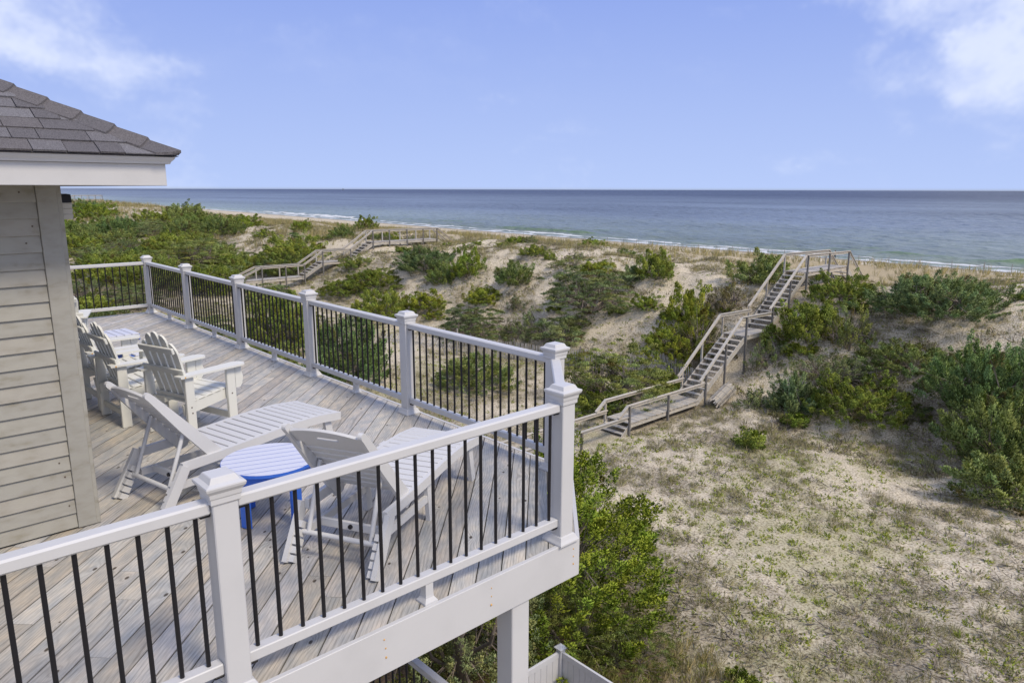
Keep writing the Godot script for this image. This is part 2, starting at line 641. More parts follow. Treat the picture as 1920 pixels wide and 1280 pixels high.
func swell(x: float, z: float) -> float:
	var s := x - shore(z)
	var y := 0.46 * n_big.get_noise_2d(x * 2.2, z * 0.7) + 0.24 * n_mid.get_noise_2d(x * 1.1, z * 0.5)
	y *= ss(0, 14, s) + 0.15
	# rollers about to break
	for w in [[12.0, -160.0, 22.0, 1.15], [12.0, -30.0, 12.0, 1.05], [17.0, -52.0, 26.0, 0.45], [26.0, -110.0, 60.0, 0.35], [24.0, -235.0, 60.0, 0.5]]:
		var k: float = exp(-pow((z - w[1]) / w[2], 2))
		if k > 0.02:
			var ds: float = s - w[0] - n_big.get_noise_2d(z * 0.6, w[0]) * 2.0
			y += w[3] * k * exp(-pow(ds / (1.3 if ds < 0 else 3.2), 2))
	return SEA + y * (1.0 - ss(700, 1500, x))


func sea_colour(x: float, z: float) -> Color:
	var s := x - shore(z)
	var col := Color(0.23, 0.28, 0.24).lerp(Color(0.215, 0.265, 0.275), ss(2, 30, s))
	col = col.lerp(Color(0.15, 0.185, 0.235), ss(25, 160, s))
	col = col.lerp(Color(0.05, 0.062, 0.095), ss(150, 1500, s))
	var lift := swell(x, z) - SEA
	col = col.lerp(Color(0.17, 0.25, 0.15), ss(0.3, 0.6, lift) * (1.0 - ss(30, 60, s)))
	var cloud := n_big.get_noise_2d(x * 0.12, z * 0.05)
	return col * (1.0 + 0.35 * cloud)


func build_sea():
	var xs := axis([[118, 134, 2.0], [134, 175, 0.7], [175, 260, 1.2], [260, 480, 3.0], [480, 1500, 20], [1500, 30000, 1500]])
	var zs := axis([[26000, 300, 1500], [300, 40, 8], [40, -260, 1.6], [-260, -500, 4], [-500, -2000, 40], [-2000, -30000, 1500]])
	structure("sea", sheet(xs, zs, swell, sea_colour), M.water, "blue-grey ocean reaching to the horizon, green where it shoals").mesh.surface_set_name(0, "sea")
	M.water.uv1_scale = Vector3(0.02, 0.009, 1)
	# white water: a ragged swash line and the broken crests
	var g := geo()
	var band := func(off0: float, width: float, z0: float, z1: float, rough: float, sd: float, lift: float):
		var z := z0
		var prev := []
		while z > z1:
			var edge: float = minf(1.0, minf((z0 - z), (z - z1)) / 9.0)
			var wob := n_big.get_noise_2d(z * 1.3, sd) * rough + n_mid.get_noise_2d(z * 1.2, sd) * rough * 0.5
			var wid := maxf(0.05, width * edge * (0.7 + 0.9 * n_big.get_noise_2d(z * 1.9, sd + 40.0) + 0.5 * n_mid.get_noise_2d(z * 2.0, sd + 9.0)))
			var xa := shore(z) + off0 + wob
			var row := []
			for k in 9:
				var x: float = xa + wid * k / 8.0
				row.append(Vector3(x, maxf(swell(x, z), smooth_height(x, z)) + 0.05 + lift * sin(PI * k / 8.0) * (0.7 + 0.6 * n_fine.get_noise_2d(z * 1.3, k * 5.0)), z))
			if prev.size():
				for k in 8:
					g.face([prev[k], prev[k + 1], row[k + 1], row[k]], Vector3.UP)
			prev = row
			z -= 0.7 if z > -330.0 else 4.0
	band.call(-3.0, 5.0, 60.0, -900.0, 1.6, 3.0, 0.03)
	band.call(4.5, 3.0, 10.0, -420.0, 2.2, 13.0, 0.06)
	band.call(5.5, 2.6, -128.0, -178.0, 1.2, 23.0, 0.10)
	band.call(7.0, 2.5, -58.0, -92.0, 1.5, 33.0, 0.12)
	band.call(9.0, 7.0, -285.0, -395.0, 3.0, 43.0, 0.30)
	band.call(7.5, 1.6, -18.0, -46.0, 1.2, 53.0, 0.05)
	structure("surf_foam", g, M.foam, "white foam of the surf along the water's edge")


# ------------------------------------------------------------------ house
func build_house():
	var t := thing("beach_house", "grey clapboard corner of a beach house with a shingled hip roof", "house")
	var g := geo()
	g.bb(Vector3(-8, 0.0, -14.6), Vector3(1.04, 2.335, -5.475))
	g.bb(Vector3(-8, -8.2, -14.6), Vector3(1.02, -0.34, -5.6))
	part(t, "wall", g, M.siding_1)
	# clapboards: the front wall, then the wall round the corner
	var y := 0.012
	var row := 0
	while y < 2.31:
		var hgt := minf(0.112, 2.326 - y)
		var b := geo()
		var tilt := Basis(Vector3.RIGHT, -0.15)
		var lap := rng.randf_range(-0.003, 0.002)
		b.box(Vector3(3.94, hgt + 0.012, 0.011), Transform3D(tilt, Vector3(-1.025, y + hgt * 0.5 + 0.004 + lap, -5.462)), 0.002)
		part(t, "clapboard", b, M["siding_%d" % [0, 1, 2, 1, 0, 2, 1][row % 7]])
		b = geo()
		b.box(Vector3(0.011, hgt + 0.012, 9.0), Transform3D(Basis(Vector3.BACK, -0.15), Vector3(1.054, y + hgt * 0.5 + 0.004, -10.1)), 0.002)
		part(t, "clapboard", b, M["siding_%d" % [1, 0, 2][row % 3]])
		# nail heads at the end of a few boards
		if row in [1, 3, 4, 18, 19, 21, 22]:
			var nail := geo()
			var nx := rng.randf_range(0.86, 0.92)
			nail.tube([Vector3(nx, y + 0.06, -5.462), Vector3(nx, y + 0.06, -5.4525)], [0.006, 0.005], 7)
			part(t, "nail", nail, M.bolt)
		y += 0.105
		row += 1
	g = geo()
	g.bb(Vector3(0.947, 0.006, -5.472), Vector3(1.062, 2.33, -5.442), 0.003)
	part(t, "corner_board", g, M.siding_1)
	g = geo()
	g.bb(Vector3(1.045, 0.004, -5.575), Vector3(1.086, 2.332, -5.446), 0.003)
	part(t, "corner_board", g, M.siding_0)
	g = geo()
	g.bb(Vector3(-8, 2.336, -14.6), Vector3(1.56, 2.35, -4.97))
	part(t, "soffit", g, M.siding_1)
	for f in [[Vector3(-8, 2.318, -4.975), Vector3(1.58, 2.452, -4.95)], [Vector3(1.555, 2.318, -15.0), Vector3(1.578, 2.452, -4.976)]]:
		g = geo()
		g.bb(f[0], f[1], 0.003)
		part(t, "fascia", g, M.trim)
	# crown moulding, running on to a mitred end
	g = geo()
	var prof := [[0.0, 2.452], [0.022, 2.452], [0.028, 2.466], [0.044, 2.482], [0.05, 2.494], [0.0, 2.494]]
	for i in prof.size():
		var p = prof[i]
		var q = prof[(i + 1) % prof.size()]
		var out := Vector3(0, -(q[0] - p[0]), q[1] - p[1])
		if i == 5:
			out = Vector3(0, 0, -1)
		g.face([Vector3(-8, p[1], -4.95 + p[0]), Vector3(1.58 + p[0], p[1], -4.95 + p[0]), Vector3(1.58 + q[0], q[1], -4.95 + q[0]), Vector3(-8, q[1], -4.95 + q[0])], out)
		g.face([Vector3(1.58 + p[0], p[1], -15.0), Vector3(1.58 + p[0], p[1], -4.95 + p[0]), Vector3(1.58 + q[0], q[1], -4.95 + q[0]), Vector3(1.58 + q[0], q[1], -15.0)], Vector3(out.z, out.y, 0))
	part(t, "crown_moulding", g, M.trim)
	# hip roof
	var s := 0.555
	var e0 := Vector3(1.645, 2.497, -4.885)
	var rise := func(k: float) -> Vector3: return e0 + Vector3(-k, k * s, -k)
	g = geo()
	var apex: Vector3 = rise.call(4.8)
	var far := Vector3(e0.x, e0.y, -14.9)
	var left := Vector3(-9, e0.y, e0.z)
	g.face([left, e0, apex, Vector3(-9, apex.y, apex.z)], Vector3(0, 1, 0.5))
	g.face([e0, far, apex], Vector3(0.5, 1, 0))
	g.face([far, Vector3(-9, e0.y, -14.9), Vector3(-9, apex.y, apex.z), apex], Vector3(0, 1, -0.5))
	g.face([left, e0, far, Vector3(-9, e0.y, -14.9)], Vector3.DOWN)
	var roof := part(t, "roof", g, M.shingle_0)
	# shingles of the front slope, laid course by course, cut along the hip
	var along := Vector3(0, s, -1).normalized()
	var nrm := Vector3(0, 1, s).normalized()
	for k in 11:
		var v0 := k * 0.138
		var x := -1.3 - rng.randf() * 0.3
		while x < 1.66:
			var wid := rng.randf_range(0.12, 0.28)
			var gap := 0.004
			var poly := PackedVector2Array([Vector2(x, v0), Vector2(x + wid - gap, v0), Vector2(x + wid - gap, v0 + 0.15), Vector2(x, v0 + 0.15)])
			var cosine := along.z * -1.0
			var hip := PackedVector2Array([Vector2(-4, -0.1), Vector2(e0.x + 0.1 * cosine, -0.1), Vector2(e0.x - 3.0 * cosine, 3.0), Vector2(-4, 3.0)])
			for cut in Geometry2D.intersect_polygons(poly, hip):
				var b := geo()
				var thick := 0.007 if rng.randf() < 0.5 else 0.011
				var frame := Transform3D(Basis(Vector3.RIGHT, along, nrm), Vector3(0, e0.y, e0.z))
				# the lower edge rides on the course below
				frame = frame * Transform3D(Basis(Vector3.RIGHT, -0.05), Vector3(0, v0, 0.009)) * Transform3D(Basis.IDENTITY, Vector3(0, -v0, 0))
				b.plate(cut, 0.0, thick, frame)
				part(roof, "shingle", b, M["shingle_%d" % rng.randi_range(0, 3)])
			x += wid
	# folded caps up the hip
	for k in 9:
		var c0: Vector3 = rise.call(k * 0.145 - 0.012)
		var c1: Vector3 = rise.call(k * 0.145 + 0.175)
		var b := geo()
		var lift := Vector3(0, 0.035 - 0.002, 0)
		for side in [0, 1]:
			var dir := Vector3(-1, 0, 0) if side == 0 else Vector3(0, 0, -1)
			var steps := 4
			var rowa := []
			var rowb := []
			for i in steps + 1:
				var r := 0.15 * i / steps
				var dip := 0.018 * (1.0 - pow(1.0 - float(i) / steps, 2.0))
				# spread over the slope, square to the hip
				var out := (Vector3(-r, 0, r * 0.0) if side == 0 else Vector3(0, 0, -r))
				var base_a := c0 + Vector3(0, 0, 0)
				var slope_a := base_a + out + (Vector3(0.5 * r, -0.5 * r * s, 0.5 * r) if k > 0 else Vector3.ZERO)
				var slope_b := c1 + out + (Vector3(0.5 * r, -0.5 * r * s, 0.5 * r))
				rowa.append(slope_a + lift + Vector3(0, 0.014 - dip, 0))
				rowb.append(slope_b + lift + Vector3(0, -0.004 - dip, 0))
			for i in steps:
				b.face([rowa[i], rowa[i + 1], rowb[i + 1], rowb[i]], Vector3.UP)
				b.face([rowa[i], rowa[i + 1], rowa[i + 1] + Vector3(0, -0.016, 0), rowa[i] + Vector3(0, -0.016, 0)], Vector3(1, 0, 1))
			b.face([rowa[steps], rowb[steps], rowb[steps] + Vector3(0, -0.016, 0), rowa[steps] + Vector3(0, -0.016, 0)], dir + Vector3(0, -0.2, 0))
		part(roof, "hip_cap", b, M["shingle_%d" % [0, 2, 0, 2, 2, 0][k % 6]])
	# lantern on the seaward wall
	var l := thing("wall_lamp", "small wall lantern with a dark cap sticking out behind the house corner", "lamp", Vector3(1.06, 2.1, -5.66))
	g = geo()
	g.bb(Vector3(0.0, 0.0, -0.05), Vector3(0.025, 0.17, 0.05), 0.004)
	part(l, "back_plate", g, M.black)
	g = geo()
	for k in 3:
		g.stack([[0.0 + k * 0.036, 0.040, 0.044], [0.03 + k * 0.036, 0.045, 0.047], [0.036 + k * 0.036, 0.041, 0.044]], Vector3(0.072, 0.0, 0))
	part(l, "ribbed_shade", g, M.lamp_body)
	g = geo()
	g.stack([[0.108, 0.040, 0.045], [0.112, 0.043, 0.05], [0.162, 0.041, 0.048], [0.166, 0.02, 0.025]], Vector3(0.072, 0, 0))
	part(l, "cap", g, M.black)


# ------------------------------------------------------------------ sun deck
func build_deck():
	var t := thing("sun_deck", "raised deck of weathered grey boards laid on the diagonal", "deck")
	var outline := PackedVector2Array([Vector2(-3.2, -3.052), Vector2(3.395, -3.052), Vector2(4.247, -3.904), Vector2(4.247, -14.72), Vector2(1.07, -14.72), Vector2(1.07, -5.49), Vector2(-3.2, -5.49)])
	var d := Vector2(1, -1) / sqrt(2.0)
	var e := Vector2(1, 1) / sqrt(2.0)
	var q := -9.75
	while q < 0.35:
		# each run of boarding is one or more boards end to end
		var p := -2.0 - rng.randf() * 4.0
		while p < 14.5:
			var ln := rng.randf_range(3.4, 4.7)
			var strip := PackedVector2Array()
			for k in [[p + 0.0015, q], [p + ln - 0.0015, q], [p + ln - 0.0015, q + 0.1405], [p + 0.0015, q + 0.1405]]:
				strip.append(d * k[0] + e * k[1])
			for cut in Geometry2D.intersect_polygons(outline, strip):
				var g := geo()
				var row := rng.randi_range(0, 7) / 8.0
				var from := rng.randf() * 0.02
				var top := rng.randf_range(-0.0025, 0.0)
				var idx := Geometry2D.triangulate_polygon(cut)
				var uvf := func(w: Vector2) -> Vector2: return Vector2(from + clampf((w.dot(d) - p) / 4.8, 0, 1), row + (w.dot(e) - q) / 0.1405 * 0.125)
				for i in range(0, idx.size(), 3):
					for yy in [top, -0.03]:
						var pts := []
						var uu := []
						for k in 3:
							var w: Vector2 = cut[idx[i + k]]
							pts.append(Vector3(w.x, yy, w.y))
							uu.append(uvf.call(w))
						g.face(pts, Vector3.UP if yy == top else Vector3.DOWN, uu)
				var turn := -1.0 if Geometry2D.is_polygon_clockwise(cut) else 1.0
				for i in cut.size():
					var a: Vector2 = cut[i]
					var b: Vector2 = cut[(i + 1) % cut.size()]
					var m := (b - a).normalized()
					g.face([Vector3(a.x, top, a.y), Vector3(b.x, top, b.y), Vector3(b.x, -0.03, b.y), Vector3(a.x, -0.03, a.y)], Vector3(m.y, 0, -m.x) * turn, [uvf.call(a), uvf.call(b), uvf.call(b), uvf.call(a)])
				part(t, "plank", g, M["deck_%d" % rng.randi_range(0, 5)])
			p += ln
		q += 0.1465
	# dark joists show through the gaps
	var g := geo()
	var z := -14.5
	while z < -3.2:
		g.bb(Vector3(-3.1 if z > -5.4 else 1.1, -0.24, z - 0.02), Vector3(4.2 + minf(0.0, -(z + 3.95)) * 1.0 if z > -3.95 else 4.2, -0.032, z + 0.02))
		z += 0.4
	part(t, "joists", g, M.post_wood).set_meta("kind", "stuff")
	var corners := [Vector3(-3.2, 0, -3.02), Vector3(3.408, 0, -3.02), Vector3(4.28, 0, -3.892), Vector3(4.28, 0, -14.75), Vector3(1.0, 0, -14.75)]
	for i in 4:
		var a: Vector3 = corners[i]
		var b: Vector3 = corners[i + 1]
		var dir := (b - a).normalized()
		var inward := Vector3.UP.cross(dir)
		g = geo()
		g.bar(a + inward * 0.0155 + Vector3(0, -0.134, 0), b + inward * 0.0155 + Vector3(0, -0.134, 0) - dir * 0.001, 0.031, 0.272, 0.003)
		part(t, "rim_board", g, M.vinyl)
	# rusty screw heads in threes on the front rim
	for x in [3.345, 2.62, 1.86]:
		for k in 3:
			g = geo()
			var r := 0.0055 if k < 2 else 0.008
			g.tube([Vector3(x + rng.randf_range(-0.01, 0.01), -0.06 - 0.055 * k, -3.021), Vector3(x, -0.06 - 0.055 * k, -3.0185)], [r, r * 0.8], 7)
			part(t, "rusty_screw", g, M.rust)
	for at in [Vector3(2.88, 0, -3.11), Vector3(-2.6, 0, -3.11), Vector3(4.12, 0, -8.2), Vector3(4.12, 0, -14.5)]:
		g = geo()
		g.bb(at + Vector3(-0.075, -8.0, -0.075), at + Vector3(0.075, -0.27, 0.075), 0.006)
		part(t, "support_post", g, M.vinyl)


# ------------------------------------------------------------------ railings
func rail_post(t: Node3D, at: Vector3, turn := 0.0):
	var g := geo()
	g.bb(Vector3(-0.057, 0.0, -0.057), Vector3(0.057, 0.985, 0.057), 0.005)
	var p := part(t, "post", g, M.vinyl, Transform3D(Basis(Vector3.UP, turn), at))
	g = geo()
	g.stack([[0.955, 0.060, 0.060], [0.962, 0.066, 0.066], [0.985, 0.066, 0.066], [0.992, 0.070, 0.070], [1.012, 0.072, 0.072], [1.03, 0.085, 0.085], [1.042, 0.088, 0.088], [1.048, 0.086, 0.086], [1.056, 0.066, 0.066], [1.078, 0.054, 0.054], [1.081, 0.05, 0.05]])
	part(p, "cap", g, M.vinyl)
	g = geo()
	g.stack([[0.001, 0.088, 0.088], [0.012, 0.088, 0.088], [0.03, 0.076, 0.076], [0.052, 0.066, 0.066], [0.056, 0.060, 0.060]])
	part(p, "base_trim", g, M.vinyl)


var baluster_mesh: ArrayMesh


func rail_run(t: Node3D, a: Vector3, b: Vector3, count: int, foot := true):
	# a and b are post centres; rails are butted to the post faces
	var dir := (b - a).normalized()
	var p := a + dir * 0.0575
	var q := b - dir * 0.0575
	var g := geo()
	g.bar(p + Vector3(0, 0.939, 0), q + Vector3(0, 0.939, 0), 0.078, 0.058, 0.009)
	part(t, "top_rail", g, M.vinyl)
	g = geo()
	g.bar(p + Vector3(0, 0.148, 0), q + Vector3(0, 0.148, 0), 0.06, 0.056, 0.005)
	part(t, "bottom_rail", g, M.vinyl)
	if baluster_mesh == null:
		g = geo()
		g.tube([Vector3(0, 0.168, 0), Vector3(0, 0.915, 0)], [0.0102, 0.0102], 10, false)
		baluster_mesh = g.mesh()
	for k in count:
		part(t, "baluster", baluster_mesh, M.black, Transform3D(Basis.IDENTITY, p.lerp(q, (k + 0.5) / count)))
	for e in [p, q]:
		var s := -1.0 if e == p else 1.0
		for yy in [0.903, 0.112]:
			g = geo()
			g.bar(e - dir * 0.045 * s + Vector3(0, yy, 0), e + Vector3(0, yy, 0), 0.05, 0.014, 0.003)
			part(t, "bracket", g, M.black)
	if foot:
		var m := p.lerp(q, 0.5)
		g = geo()
		g.stack([[0.0, 0.044, 0.044], [0.012, 0.044, 0.044], [0.035, 0.028, 0.028], [0.05, 0.026, 0.026], [0.12, 0.026, 0.026]], m, atan2(-dir.z, dir.x))
		part(t, "support_foot", g, M.vinyl)


func build_railings():
	var zs := [-14.603, -12.541, -10.408, -8.236, -6.121, -4.004]
	var t := thing("deck_railing", "long white railing with black balusters along the ocean side of the deck", "railing")
	for z in zs:
		rail_post(t, Vector3(4.166, 0, z))
	for i in 5:
		rail_run(t, Vector3(4.166, 0, zs[i]), Vector3(4.166, 0, zs[i + 1]), 18)
	t = thing("deck_railing", "nearest white railing with black balusters crossing the bottom left foreground", "railing")
	for x in [3.293, 1.088, -1.117]:
		rail_post(t, Vector3(x, 0, -3.088))
	rail_run(t, Vector3(1.088, 0, -3.088), Vector3(3.293, 0, -3.088), 18)
	rail_run(t, Vector3(-1.117, 0, -3.088), Vector3(1.088, 0, -3.088), 18)
	t = thing("deck_railing", "short white railing section cutting the deck corner between two posts", "railing")
	rail_run(t, Vector3(3.293, 0, -3.088), Vector3(4.166, 0, -4.004), 9, false)
	t = thing("deck_railing", "far white railing with black balusters closing the end of the deck", "railing")
	rail_run(t, Vector3(1.07, 0, -14.603), Vector3(4.166, 0, -14.603), 25)


# ------------------------------------------------------------------ what shows under the deck
func build_below():
	var t := thing("lower_deck", "lower wooden deck under the sun deck, only its edge showing", "deck")
	var k := 0
	var z := -14.5
	while z < -3.3:
		var g := geo()
		g.bb(Vector3(1.05, -2.88, z), Vector3(3.46, -2.85, z + 0.14), 0.003)
		part(t, "plank", g, M["deck_%d" % (k % 6)])
		k += 1
		z += 0.146
	var g := geo()
	g.bb(Vector3(1.05, -3.1, -14.5), Vector3(3.46, -2.89, -3.3))
	part(t, "frame", g, M.vinyl)
	t = thing("deck_railing", "white railing of the lower deck glimpsed under the front rim", "railing", Vector3(0, -2.85, 0))
	rail_post(t, Vector3(3.33, 0, -3.5))
	rail_post(t, Vector3(3.33, 0, -6.6))
	rail_run(t, Vector3(3.33, 0, -6.6), Vector3(3.33, 0, -3.5), 25)
	# sandy planks leading off at ground level
	t = thing("plank_path", "strip of tan boards on the ground below the deck", "boardwalk")
	for i in 26:
		g = geo()
		g.box(Vector3(0.14, 0.035, 1.3), Transform3D(Basis.IDENTITY, Vector3(4.3 + i * 0.147, height(5.5, -9.6) + 0.22, -9.9)), 0.004)
		part(t, "plank", g, M.tan_wood)
	for s in [-0.5, 0.5]:
		g = geo()
		g.bb(Vector3(4.2, -8.2, -9.9 + s - 0.03), Vector3(8.1, height(5.5, -9.6) + 0.2, -9.9 + s + 0.03))
		part(t, "bearer", g, M.tan_wood)
	# white privacy fence with its corner post
	var ground := -7.9
	var c := Vector3(9.12, 0, -8.5)
	t = thing("privacy_fence", "white vinyl privacy fence corner at the bottom of the picture", "fence")
	var spots := [c + Vector3(-1.72, 0, 0), c, c + Vector3(0, 0, 1.58), c + Vector3(0, 0, 3.16)]
	for p in spots:
		g = geo()
		g.bb(Vector3(-0.064, ground - 0.3, -0.064) + p, Vector3(0.064, -6.32, 0.064) + p, 0.004)
		var post := part(t, "post", g, M.vinyl)
		g = geo()
		g.stack([[-6.325, 0.075, 0.075], [-6.30, 0.09, 0.09], [-6.285, 0.092, 0.092], [-6.22, 0.004, 0.004]], p)
		part(post, "cap", g, M.vinyl)
	for i in 3:
		var a: Vector3 = spots[i]
		var b: Vector3 = spots[i + 1]
		var dir := (b - a).normalized()
		a += dir * 0.065
		b -= dir * 0.065
		for yy in [-6.42, ground + 0.14]:
			g = geo()
			g.bar(a + Vector3(0, yy, 0), b + Vector3(0, yy, 0), 0.05, 0.12, 0.004)
			part(t, "rail", g, M.vinyl)
		var n := 10
		for j in n:
			g = geo()
			var w := a.distance_to(b) / n
			var m := a.lerp(b, (j + 0.5) / n)
			g.bar(Vector3(m.x, ground + 0.2, m.z), Vector3(m.x, -6.48, m.z), w - 0.004, 0.026, 0.004, dir)
			part(t, "board", g, M.vinyl)
	# bare leaning tree in the needle litter
	t = thing("bare_tree", "dark bare leaning trunk in the needle litter under the deck", "tree", Vector3(8.2, height(8.2, -10.4) - 0.05, -10.4))
	g = geo()
	g.tube([Vector3.ZERO, Vector3(-0.1, 0.7, 0.1), Vector3(-0.45, 1.7, 0.5), Vector3(-0.75, 2.6, 0.9), Vector3(-0.8, 3.4, 1.2)], [0.13, 0.10, 0.085, 0.06, 0.03], 8)
	part(t, "trunk", g, M.bark)
	for b in [[Vector3(-0.3, 1.2, 0.3), Vector3(-0.1, 1.8, 1.0), Vector3(-0.35, 2.3, 1.4)], [Vector3(-0.1, 0.6, 0.1), Vector3(-0.6, 1.1, -0.2), Vector3(-0.9, 1.9, -0.2)], [Vector3(-0.5, 1.9, 0.6), Vector3(0.1, 2.3, 0.5), Vector3(0.5, 2.9, 0.4)], [Vector3(-0.1, 0.3, 0), Vector3(0.5, 0.6, -0.2), Vector3(0.9, 1.1, -0.1)]]:
		g = geo()
		g.tube(b, [0.05, 0.035, 0.012], 6)
		part(t, "branch", g, M.bark)


# ------------------------------------------------------------------ boardwalks over the dune
func boardwalk(t: Node3D, zn: float, zf: float, decks: Array, flights: Array, rails: Array, posts: Array, fine: bool):
	var mid := (zn + zf) * 0.5
	var wide := absf(zn - zf)
	var boards := geo()
	for d in decks:
		var n := int((d[1] - d[0]) / 0.148)
		for i in n:
			var g := geo() if fine else boards
			g.off = Vector2(rng.randf() * 0.6, rng.randi_range(0, 7) / 8.0)
			var sag := rng.randf_range(-0.006, 0.006)
			g.box(Vector3(0.138, 0.034, wide + 0.06 + rng.randf_range(-0.03, 0.03)), Transform3D(Basis(Vector3.BACK, rng.randf_range(-0.02, 0.02)), Vector3(d[0] + (i + 0.5) * 0.148, d[2] + sag, mid + rng.randf_range(-0.012, 0.012))), 0.004)
			if fine:
				part(t, "plank", g, M["grey_wood_%d" % rng.randi_range(0, 2)])
		for z in [zn - 0.03, zf + 0.03]:
			var g := geo()
			g.bb(Vector3(d[0], d[2] - 0.22, z - 0.022), Vector3(d[1], d[2] - 0.022, z + 0.022), 0.004)
			part(t, "stringer", g, M.grey_wood_2)
	if not fine:
		part(t, "planks", boards, M.grey_wood_0).set_meta("kind", "stuff")
	for f in flights:
		var a := Vector3(f[0], f[1], 0)
		var b := Vector3(f[2], f[3], 0)
		for i in range(1, f[4]):
			var p := a.lerp(b, float(i) / f[4])
			var g := geo()
			g.box(Vector3(0.30, 0.042, wide - 0.08), Transform3D(Basis(Vector3.BACK, rng.randf_range(-0.025, 0.015)), Vector3(p.x, p.y, mid)), 0.005)
			part(t, "tread", g, M["grey_wood_%d" % rng.randi_range(0, 2)])
		for z in [zn - 0.02, zf + 0.02]:
			var g := geo()
			g.bar(a + Vector3(-0.1, -0.16, z), b + Vector3(0.0, -0.14, z), 0.042, 0.27, 0.004, Vector3.BACK)
			part(t, "stringer", g, M.grey_wood_0)
	for r in rails:
		for z in [zn, zf]:
			for i in r.size() - 1:
				var a := Vector3(r[i][0], r[i][1], z)
				var b := Vector3(r[i + 1][0], r[i + 1][1], z)
				var g := geo()
				g.bar(a, b, 0.14, 0.038, 0.005)
				var h := part(t, "handrail", g, M["grey_wood_%d" % [2, 0, 2, 1][i % 4]])
				g = geo()
				g.bar(a + Vector3(0.02, -0.082, 0), b + Vector3(-0.02, -0.082, 0), 0.04, 0.12, 0.004)
				part(h, "rail_beam", g, M.grey_wood_2)
	for p in posts:
		for z in [zn + 0.062, zf - 0.062]:
			var g := geo()
			var low := height(p[0], z) - 0.3
			g.bb(Vector3(p[0] - 0.045, low, z - 0.042), Vector3(p[0] + 0.045, p[1] - 0.022, z + 0.042), 0.004)
			part(t, "post", g, M.post_wood if z == zn + 0.062 else M.grey_wood_0)


func build_boardwalks():
	var t := thing("dune_boardwalk", "weathered boardwalk climbing the near dune in two stair flights right of the deck corner", "boardwalk")
	boardwalk(t, -18.54, -19.78,
		[[15.0, 23.75, -8.16], [23.95, 29.35, -7.56], [33.15, 35.6, -4.97], [39.3, 44.75, -2.19]],
		[[23.45, -8.16, 24.05, -7.56, 3], [29.15, -7.56, 33.2, -4.97, 12], [35.4, -4.97, 39.35, -2.19, 13], [48.4, -5.0, 44.7, -2.19, 12]],
		[[[15.0, -7.22], [23.95, -7.24]], [[23.2, -7.16], [23.85, -6.72]], [[23.85, -6.74], [29.75, -6.79]], [[29.3, -6.62], [32.8, -3.94]], [[32.75, -3.95], [35.85, -4.02]], [[35.55, -3.82], [39.2, -1.2]], [[39.15, -1.21], [44.8, -1.29]], [[44.75, -1.29], [48.5, -4.1]]],
		[[17.6, -7.22], [20.85, -7.22], [23.9, -6.75], [26.7, -6.76], [29.72, -6.36], [31.35, -5.1], [33.15, -3.96], [35.75, -3.7], [37.5, -2.45], [39.32, -1.21], [42.0, -1.25], [44.6, -1.29]], true)
	# diagonal brace under the platform
	var g := geo()
	g.bar(Vector3(39.4, -2.5, -18.6), Vector3(41.4, -3.9, -18.6), 0.09, 0.09, 0.004)
	part(t, "brace", g, M.post_wood)
	t = thing("dune_boardwalk", "paler boardwalk stepping over the dune further along the beach, behind the railing", "boardwalk")
	boardwalk(t, -55.7, -56.75,
		[[22.2, 27.9, -4.80], [29.6, 32.3, -3.75], [34.55, 41.7, -2.29]],
		[[27.85, -4.80, 29.65, -3.75, 6], [32.25, -3.75, 34.6, -2.29, 7], [44.5, -4.2, 41.65, -2.29, 8]],
		[[[22.2, -4.6], [24.2, -3.8]], [[24.2, -3.8], [27.95, -3.8]], [[27.9, -3.78], [29.7, -2.75]], [[29.65, -2.76], [32.35, -2.74]], [[32.3, -2.72], [34.6, -1.26]], [[34.55, -1.26], [41.75, -1.29]], [[41.7, -1.29], [44.4, -3.1]]],
		[[24.3, -3.82], [26.3, -3.82], [27.95, -3.8], [29.65, -2.78], [32.3, -2.76], [34.6, -1.28], [36.3, -1.29], [38.2, -1.29], [40.0, -1.29], [41.6, -1.29]], false)
	# boards of the far one: same wood, seen from afar
	t = thing("dune_boardwalk", "tiny distant boardwalk platform on the grassy hill beside the wall lamp", "boardwalk")
	var y := height(44.5, -194.0) + 0.75
	boardwalk(t, -193.4, -194.6, [[41.2, 47.0, y]], [[32.0, y - 3.2, 41.2, y, 16]], [[[41.2, y + 0.95], [47.0, y + 0.95]], [[32.0, y - 2.2], [41.2, y + 0.95]]], [[32.2, y - 2.2], [35.0, y - 1.2], [38.0, y - 0.2], [41.2, y + 0.93], [42.6, y + 0.93], [44.1, y + 0.93], [45.5, y + 0.93], [46.9, y + 0.93]], false)


